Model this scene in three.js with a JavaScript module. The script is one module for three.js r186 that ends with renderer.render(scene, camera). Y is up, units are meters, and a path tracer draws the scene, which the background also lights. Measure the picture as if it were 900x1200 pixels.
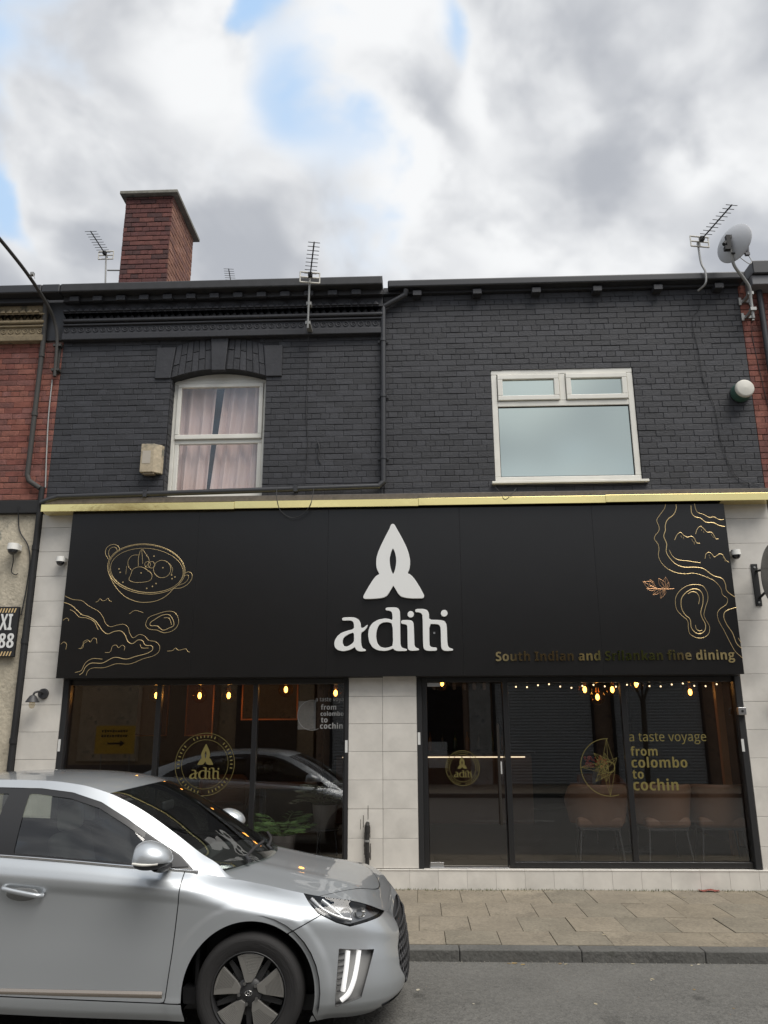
import * as THREE from 'three';
import { mergeGeometries, mergeVertices } from 'three/addons/utils/BufferGeometryUtils.js';
import { RoundedBoxGeometry } from 'three/addons/geometries/RoundedBoxGeometry.js';
import { FontLoader } from 'three/addons/loaders/FontLoader.js';
import { TextGeometry } from 'three/addons/geometries/TextGeometry.js';

// ---------------------------------------------------------------- camera, sky, sun, exposure
const scene = new THREE.Scene();
const camera = new THREE.PerspectiveCamera(65.66, 0.75, 0.05, 600);
camera.position.set(0, 1.6, 9.046);
camera.rotation.set(0.26827, 0.03949, -0.00357, 'YXZ');
const renderer = new THREE.WebGLRenderer({ antialias: true });
renderer.toneMapping = THREE.LinearToneMapping;
renderer.toneMappingExposure = 1.12;
renderer.shadowMap.enabled = true;
const SUN = new THREE.Vector3(0.34, 0.83, 0.37).normalize();
const sun = new THREE.DirectionalLight(new THREE.Color(1, 0.955, 0.89), 3.2);
sun.position.copy(SUN).multiplyScalar(60);
sun.castShadow = true;
sun.shadow.radius = 75;
sun.shadow.mapSize.set(2048, 2048);
Object.assign(sun.shadow.camera, { left: -22, right: 22, top: 22, bottom: -22, near: 1, far: 140 });
scene.add(sun);

let seed = 7;
const rnd = () => { seed = (seed + 0x6D2B79F5) | 0; let t = Math.imul(seed ^ (seed >>> 15), 1 | seed); t = (t + Math.imul(t ^ (t >>> 7), 61 | t)) ^ t; return ((t ^ (t >>> 14)) >>> 0) / 4294967296; };
const rr = (a, b) => a + (b - a) * rnd();
const clamp = (x, a = 0, b = 1) => Math.min(b, Math.max(a, x));
const sstep = (a, b, x) => { const t = clamp((x - a) / (b - a)); return t * t * (3 - 2 * t); };
const hash3 = (x, y, z) => { let h = Math.imul(x, 374761393) ^ Math.imul(y, 668265263) ^ Math.imul(z, 2147483647 ^ 1274126177); h = Math.imul(h ^ (h >>> 13), 1274126177); h ^= h >>> 16; return (h >>> 0) / 4294967296; };
function noise(x, y, z = 0) {
  const xi = Math.floor(x), yi = Math.floor(y), zi = Math.floor(z);
  let u = x - xi, v = y - yi, w = z - zi; u = u * u * (3 - 2 * u); v = v * v * (3 - 2 * v); w = w * w * (3 - 2 * w);
  const a = hash3(xi, yi, zi), b = hash3(xi + 1, yi, zi), c = hash3(xi, yi + 1, zi), d = hash3(xi + 1, yi + 1, zi);
  const k = a + (b - a) * u + (c - a) * v + (a - b - c + d) * u * v;
  if (w === 0) return k;
  const e = hash3(xi, yi, zi + 1), f = hash3(xi + 1, yi, zi + 1), g = hash3(xi, yi + 1, zi + 1), h = hash3(xi + 1, yi + 1, zi + 1);
  const l = e + (f - e) * u + (g - e) * v + (e - f - g + h) * u * v;
  return k + (l - k) * w;
}
function fbm(x, y, z, n) { let s = 0, a = 0.5, t = 0; for (let i = 0; i < n; i++) { s += a * noise(x, y, z); t += a; x = x * 2.03 + 17.1; y = y * 2.03 + 3.7; z = z * 2.03 + 9.2; a *= 0.52; } return s / t; }
{
  // a broken layer of grey-white cloud with a few blue gaps, the same kind of cloud all round
  const W = 2560, H = 1280, data = new Float32Array(W * H * 4);
  const marks = [[-0.142,0.719,-0.68,0.016,-1.5,0.0],[-0.161,0.721,-0.674,0.01,-0.6,0.0],[-0.111,0.647,-0.755,0.042,-0.4,-0.2],[-0.137,0.621,-0.772,0.029,-0.45,-0.2],[0.034,0.703,-0.71,0.025,-1.1,-0.1],[0.044,0.723,-0.69,0.019,-0.5,0.0],[-0.434,0.549,-0.714,0.034,-1.6,0.0],[-0.424,0.528,-0.736,0.029,-1.4,0.0],[0.197,0.654,-0.731,0.063,-0.8,0.0],[-0.362,0.683,-0.635,0.063,-0.8,-0.2],[-0.406,0.61,-0.68,0.047,-0.75,-0.1],[-0.335,0.609,-0.719,0.042,-0.35,0.0],[-0.079,0.613,-0.786,0.031,-0.5,0.0],[-0.127,0.675,-0.727,0.027,-0.3,-0.1],[0.011,0.664,-0.747,0.038,0.6,0.85],[0.059,0.611,-0.789,0.052,0.5,0.35],[-0.186,0.607,-0.773,0.058,0.6,0.25],[0.332,0.665,-0.669,0.094,0.5,0.25],[0.167,0.583,-0.795,0.094,0.5,0.15],[0.355,0.527,-0.772,0.063,0.4,0.15],[-0.368,0.632,-0.682,0.063,0.3,0.0],[-0.221,0.68,-0.699,0.047,0.8,-0.75],[-0.199,0.649,-0.734,0.031,0.7,-0.6],[-0.335,0.56,-0.757,0.058,0.6,-0.45],[-0.407,0.516,-0.754,0.042,0.6,-0.5],[0.073,0.668,-0.741,0.025,0.7,-0.8],[0.31,0.593,-0.743,0.021,0.6,-0.8],[-0.043,0.73,-0.682,0.042,0.6,-0.55],[0.121,0.711,-0.693,0.052,0.6,-0.5],[-0.01,0.591,-0.806,0.023,0.5,-0.5],[0.085,0.548,-0.832,0.021,0.5,-0.5],[-0.069,0.699,-0.712,0.036,0.6,-0.4],[-0.179,0.691,-0.7,0.029,0.6,-0.4],[-0.029,0.632,-0.775,0.042,0.4,-0.1]];
  for (let j = 0; j < H; j++) {
    const el = ((j + 0.5) / H - 0.5) * Math.PI, y = Math.sin(el), c = Math.cos(el);
    for (let i = 0; i < W; i++) {
      const o = (j * W + i) * 4;
      if (y < -0.01) { data[o] = 0.17; data[o + 1] = 0.16; data[o + 2] = 0.15; data[o + 3] = 1; continue; }
      const az = ((i + 0.5) / W - 0.5) * 2 * Math.PI, x = c * Math.cos(az), z = c * Math.sin(az);
      const k = 1 / (y + 0.25), px = x * k * 1.6, pz = z * k * 1.6;
      const wx = fbm(px * 1.7, pz * 1.7, 0, 4) - 0.5, wz = fbm(px * 1.7 + 19.3, pz * 1.7 + 7.1, 0, 4) - 0.5;
      const fine = fbm(px * 5.5 + wx * 1.2 + 3, pz * 5.5 + wz * 1.2, 0, 7) - 0.5;
      let cover = 1.02 + (fbm(px * 1.3 + wx * 1.6, pz * 1.3 + wz * 1.6, 0, 4) - 0.5) * 2.6 + fine * 1.9;
      let thick = 0.60 + (fbm(px * 2.4 + wx * 0.9 + 31, pz * 2.4 + wz * 0.9 + 11, 0, 6) - 0.5) * 2.2 + fine * 2.0;
      if (z < 0) { const dx = x + wx * 0.16 + fine * 0.10, dy = y + wz * 0.16 + fine * 0.10; for (const m of marks) { const q = (dx - m[0]) ** 2 + (dy - m[1]) ** 2; if (q > 0.12) continue; const g = Math.exp(-q / (2 * m[3] * m[3])); cover += m[4] * g; thick += m[5] * g; } }
      cover = sstep(-0.45, 1.1, cover); thick = sstep(-0.35, 1.35, thick);
      const bl = [0.36 + 0.2 * (1 - y), 0.56 + 0.13 * (1 - y), 0.84], grey = [0.42, 0.44, 0.48], wh = [0.84, 0.85, 0.86];
      for (let n = 0; n < 3; n++) { const cl = wh[n] + (grey[n] - wh[n]) * thick; data[o + n] = bl[n] + (cl - bl[n]) * cover; }
      data[o + 3] = 1;
    }
  }
  const sky = new THREE.DataTexture(data, W, H, THREE.RGBAFormat, THREE.FloatType);
  sky.mapping = THREE.EquirectangularReflectionMapping; sky.colorSpace = THREE.LinearSRGBColorSpace; sky.magFilter = sky.minFilter = THREE.LinearFilter; sky.needsUpdate = true;
  scene.background = sky; scene.environment = sky;
}
// ---------------------------------------------------------------- helpers
const V = (x, y, z = 0) => new THREE.Vector3(x, y, z);
const taken = {};
function numbered(n) { const k = taken[n] = (taken[n] ?? -1) + 1; return k ? `${n}_${String(k).padStart(3, '0')}` : n; }
function clean(g) { g = g.index ? g.toNonIndexed() : g; for (const k of Object.keys(g.attributes)) if (!['position', 'normal', 'uv'].includes(k)) g.deleteAttribute(k); if (!g.attributes.uv) g.setAttribute('uv', new THREE.BufferAttribute(new Float32Array(g.attributes.position.count * 2), 2)); if (!g.attributes.normal) g.computeVertexNormals(); g.morphAttributes = {}; return g; }
function merged(list) { list = [].concat(list).map(clean); return list.length === 1 ? list[0] : mergeGeometries(list); }
function mesh(name, geos, mat, parent = scene, share) {
  const m = new THREE.Mesh(share ? geos : merged(geos), mat); m.castShadow = m.receiveShadow = true;
  m.name = parent === scene ? numbered(name) : name; parent.add(m); return m;
}
function tag(o, label, category, group) { o.userData.label = label; o.userData.category = category; if (group) o.userData.group = group; return o; }
function thing(name, label, category, [x, y, z] = [0, 0, 0], group) { const g = new THREE.Group(); g.name = numbered(name); g.position.set(x, y, z); scene.add(g); return tag(g, label, category, group); }
function structure(name) { const g = new THREE.Group(); g.name = numbered(name); g.userData.kind = 'structure'; scene.add(g); return g; }
const bx = (w, h, d, x = 0, y = 0, z = 0) => { const g = new THREE.BoxGeometry(w, h, d); g.translate(x, y, z); return g; };
const bb = (x0, x1, y0, y1, z0, z1) => bx(x1 - x0, y1 - y0, z1 - z0, (x0 + x1) / 2, (y0 + y1) / 2, (z0 + z1) / 2);
const rb = (x0, x1, y0, y1, z0, z1, r = 0.005, s = 2) => { const g = new RoundedBoxGeometry(x1 - x0, y1 - y0, z1 - z0, s, r); g.translate((x0 + x1) / 2, (y0 + y1) / 2, (z0 + z1) / 2); return g; };
const cyl = (r0, r1, h, x, y, z, n = 20, rot) => { const g = new THREE.CylinderGeometry(r0, r1, h, n); if (rot) g.rotateX(rot[0]).rotateZ(rot[2] || 0); g.translate(x, y, z); return g; };
const tube = (pts, r, seg = 24, rad = 8, closed = false, type = 'catmullrom') => new THREE.TubeGeometry(new THREE.CatmullRomCurve3(pts.map((p) => (p.isVector3 ? p : V(...p))), closed, type, 0.5), seg, r, rad, closed);
function rod(a, b, r, n = 10) { const A = V(...a), B = V(...b), d = B.clone().sub(A), g = new THREE.CylinderGeometry(r, r, d.length(), n); g.applyQuaternion(new THREE.Quaternion().setFromUnitVectors(V(0, 1, 0), d.normalize())); g.translate((A.x + B.x) / 2, (A.y + B.y) / 2, (A.z + B.z) / 2); return g; }
const pipe = (pts, r, n = 12) => { const out = []; for (let i = 0; i < pts.length - 1; i++) out.push(rod(pts[i], pts[i + 1], r, n)); for (let i = 1; i < pts.length - 1; i++) { const s = new THREE.SphereGeometry(r * 1.02, 10, 8); s.translate(...pts[i]); out.push(s); } return out; };
const shapeOf = (pts) => new THREE.Shape(pts.map((p) => new THREE.Vector2(p[0], p[1])));
const ext = (shape, depth, z0 = 0, bevel = 0, seg = 12) => { const g = new THREE.ExtrudeGeometry(shape, { depth: depth - 2 * bevel, bevelEnabled: bevel > 0, bevelThickness: bevel, bevelSize: bevel, bevelOffset: -bevel, bevelSegments: 2, curveSegments: seg }); g.translate(0, 0, z0 + bevel); return g; };
const lathe = (pts, n = 28) => new THREE.LatheGeometry(pts.map((p) => new THREE.Vector2(p[0], p[1])), n);
function metreUV(g, s = 1, ox = 0, oy = 0) {
  g = clean(g); const p = g.attributes.position, n = g.attributes.normal, uv = g.attributes.uv;
  for (let i = 0; i < p.count; i++) {
    const ax = Math.abs(n.getX(i)), ay = Math.abs(n.getY(i)), az = Math.abs(n.getZ(i));
    const [u, v] = ay > ax && ay > az ? [p.getX(i), p.getZ(i)] : ax > az ? [p.getZ(i), p.getY(i)] : [p.getX(i), p.getY(i)];
    uv.setXY(i, u * s + ox, v * s + oy);
  }
  return g;
}
function tex(w, h, fn, srgb = true, rx = 1, ry = 1) {
  const d = new Uint8Array(w * h * 4);
  for (let j = 0; j < h; j++) for (let i = 0; i < w; i++) { const c = fn(i / w, j / h, i, j), o = (j * w + i) * 4; for (let k = 0; k < 3; k++) { let v = clamp(Array.isArray(c) ? c[k] : c); if (srgb) v = v <= 0.0031308 ? v * 12.92 : 1.055 * v ** (1 / 2.4) - 0.055; d[o + k] = v * 255; } d[o + 3] = 255; }
  const t = new THREE.DataTexture(d, w, h); t.wrapS = t.wrapT = THREE.RepeatWrapping; t.magFilter = t.minFilter = THREE.LinearFilter; t.colorSpace = srgb ? THREE.SRGBColorSpace : THREE.NoColorSpace; t.repeat.set(rx, ry); t.needsUpdate = true; return t;
}
// tileable fbm: noise on a torus-like wrap by blending
const tnoise = (u, v, f, n, z) => { const a = fbm(u * f, v * f, z, n), b = fbm((u - 1) * f, v * f, z, n), c = fbm(u * f, (v - 1) * f, z, n), d = fbm((u - 1) * f, (v - 1) * f, z, n); return (a * (1 - u) + b * u) * (1 - v) + (c * (1 - u) + d * u) * v; };
const grain = tex(512, 512, (u, v) => 0.5 + (tnoise(u, v, 40, 4, 3.3) - 0.5) * 1.6, false);
const coarse = tex(256, 256, (u, v) => tnoise(u, v, 6, 5, 1.3), false);
const lin = (r, g, b) => new THREE.Color().setRGB(r, g, b);
const M = (c, rough = 0.7, o = {}) => new THREE.MeshStandardMaterial({ color: Array.isArray(c) ? lin(...c) : c, roughness: rough, ...o });
const P = (c, rough = 0.7, o = {}) => new THREE.MeshPhysicalMaterial({ color: Array.isArray(c) ? lin(...c) : c, roughness: rough, ...o });
const EYE = V(0, 1.6, 9.046);
const mats = {
  black: M([0.012, 0.012, 0.013], 0.7), rubber: M([0.02, 0.02, 0.02], 0.85), pipe: M([0.03, 0.031, 0.035], 0.45), pipeOld: M([0.045, 0.043, 0.04], 0.7, { bumpMap: grain, bumpScale: 0.002 }),
  white: M([0.72, 0.71, 0.67], 0.4), offwhite: M([0.6, 0.58, 0.52], 0.5), steel: P([0.5, 0.5, 0.5], 0.35, { metalness: 1 }), galv: M([0.33, 0.33, 0.32], 0.55, { metalness: 0.6 }),
  dark: M([0.03, 0.028, 0.027], 0.7), frame: P([0.014, 0.014, 0.015], 0.3, { clearcoat: 0.3, clearcoatRoughness: 0.25 }),
  glass: P([1, 1, 1], 0.0, { transmission: 1, thickness: 0, ior: 1.66 }),
  gold: P([0.85, 0.62, 0.2], 0.22, { metalness: 1 }), goldLine: P([0.80, 0.60, 0.30], 0.38, { metalness: 0.85 }), cable: M([0.02, 0.02, 0.022], 0.6),
};
const LOGO={"a":[[[-0.824,2.818],[-0.729,2.822],[-0.678,2.816],[-0.639,2.795],[-0.618,2.761],[-0.611,2.698],[-0.58,2.705],[-0.558,2.723],[-0.536,2.738],[-0.545,2.705],[-0.575,2.668],[-0.612,2.646],[-0.612,2.55],[-0.605,2.503],[-0.591,2.474],[-0.558,2.462],[-0.558,2.444],[-0.63,2.441],[-0.664,2.458],[-0.68,2.492],[-0.701,2.475],[-0.752,2.454],[-0.811,2.444],[-0.867,2.456],[-0.9,2.485],[-0.91,2.527],[-0.902,2.569],[-0.872,2.616],[-0.83,2.648],[-0.771,2.669],[-0.691,2.689],[-0.691,2.745],[-0.703,2.774],[-0.734,2.786],[-0.823,2.783]],[[-0.691,2.652],[-0.745,2.635],[-0.791,2.607],[-0.814,2.577],[-0.817,2.538],[-0.803,2.504],[-0.778,2.494],[-0.744,2.504],[-0.702,2.534],[-0.688,2.559]]],"d":[[[-0.336,2.926],[-0.225,2.928],[-0.191,2.914],[-0.174,2.877],[-0.174,2.58],[-0.173,2.513],[-0.158,2.48],[-0.127,2.468],[-0.102,2.464],[-0.102,2.442],[-0.212,2.442],[-0.242,2.455],[-0.254,2.472],[-0.304,2.451],[-0.355,2.444],[-0.423,2.451],[-0.482,2.482],[-0.519,2.541],[-0.533,2.617],[-0.524,2.693],[-0.485,2.755],[-0.422,2.79],[-0.345,2.805],[-0.294,2.797],[-0.26,2.784],[-0.26,2.843],[-0.268,2.877],[-0.294,2.891],[-0.336,2.895]],[[-0.26,2.746],[-0.311,2.764],[-0.371,2.759],[-0.414,2.729],[-0.439,2.666],[-0.444,2.599],[-0.431,2.532],[-0.397,2.49],[-0.347,2.476],[-0.296,2.484],[-0.254,2.505]]],"i":[[[-0.163,2.783],[-0.073,2.785],[-0.036,2.773],[-0.023,2.739],[-0.02,2.579],[-0.018,2.504],[-0.004,2.478],[0.032,2.466],[0.032,2.448],[-0.057,2.442],[-0.089,2.459],[-0.094,2.487],[-0.094,2.714],[-0.108,2.736],[-0.164,2.744]]],"t":[[[-0.004,2.906],[0.09,2.908],[0.132,2.891],[0.149,2.856],[0.149,2.785],[0.266,2.782],[0.32,2.77],[0.344,2.727],[0.345,2.543],[0.352,2.492],[0.368,2.472],[0.407,2.462],[0.406,2.442],[0.317,2.439],[0.284,2.456],[0.275,2.493],[0.276,2.694],[0.26,2.728],[0.223,2.737],[0.15,2.738],[0.147,2.511],[0.159,2.487],[0.184,2.48],[0.229,2.477],[0.228,2.442],[0.124,2.441],[0.088,2.458],[0.077,2.494],[0.077,2.832],[0.064,2.857],[0.038,2.869],[-0.004,2.872]]],"dot1":[[[-0.02,2.848],[-0.022,2.837],[-0.027,2.827],[-0.035,2.819],[-0.045,2.814],[-0.056,2.812],[-0.067,2.814],[-0.077,2.819],[-0.085,2.827],[-0.09,2.837],[-0.091,2.848],[-0.089,2.859],[-0.084,2.869],[-0.076,2.877],[-0.066,2.882],[-0.055,2.884],[-0.044,2.882],[-0.034,2.877],[-0.026,2.869],[-0.021,2.859]]],"dot2":[[[0.356,2.856],[0.354,2.845],[0.348,2.834],[0.34,2.826],[0.329,2.821],[0.318,2.819],[0.306,2.821],[0.296,2.827],[0.288,2.835],[0.283,2.845],[0.281,2.857],[0.283,2.869],[0.289,2.879],[0.297,2.887],[0.308,2.892],[0.32,2.894],[0.331,2.892],[0.341,2.887],[0.349,2.878],[0.354,2.868]]],"emblem":[[[-0.253,3.896],[-0.233,3.89],[-0.214,3.857],[-0.146,3.729],[-0.098,3.628],[-0.07,3.547],[-0.054,3.467],[-0.057,3.398],[-0.067,3.349],[-0.087,3.314],[-0.053,3.299],[-0.015,3.259],[0.042,3.171],[0.098,3.063],[0.096,3.039],[0.083,3.026],[-0.037,3.025],[-0.114,3.034],[-0.167,3.051],[-0.2,3.09],[-0.229,3.144],[-0.248,3.174],[-0.268,3.14],[-0.297,3.091],[-0.321,3.057],[-0.365,3.036],[-0.452,3.027],[-0.568,3.024],[-0.587,3.036],[-0.587,3.06],[-0.539,3.147],[-0.481,3.24],[-0.442,3.289],[-0.403,3.308],[-0.432,3.358],[-0.442,3.412],[-0.44,3.492],[-0.417,3.572],[-0.382,3.652],[-0.323,3.772],[-0.288,3.838],[-0.271,3.885]],[[-0.25,3.615],[-0.226,3.569],[-0.212,3.509],[-0.209,3.449],[-0.218,3.38],[-0.232,3.331],[-0.249,3.299],[-0.267,3.331],[-0.281,3.381],[-0.29,3.44],[-0.29,3.5],[-0.275,3.56]]]};
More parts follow.
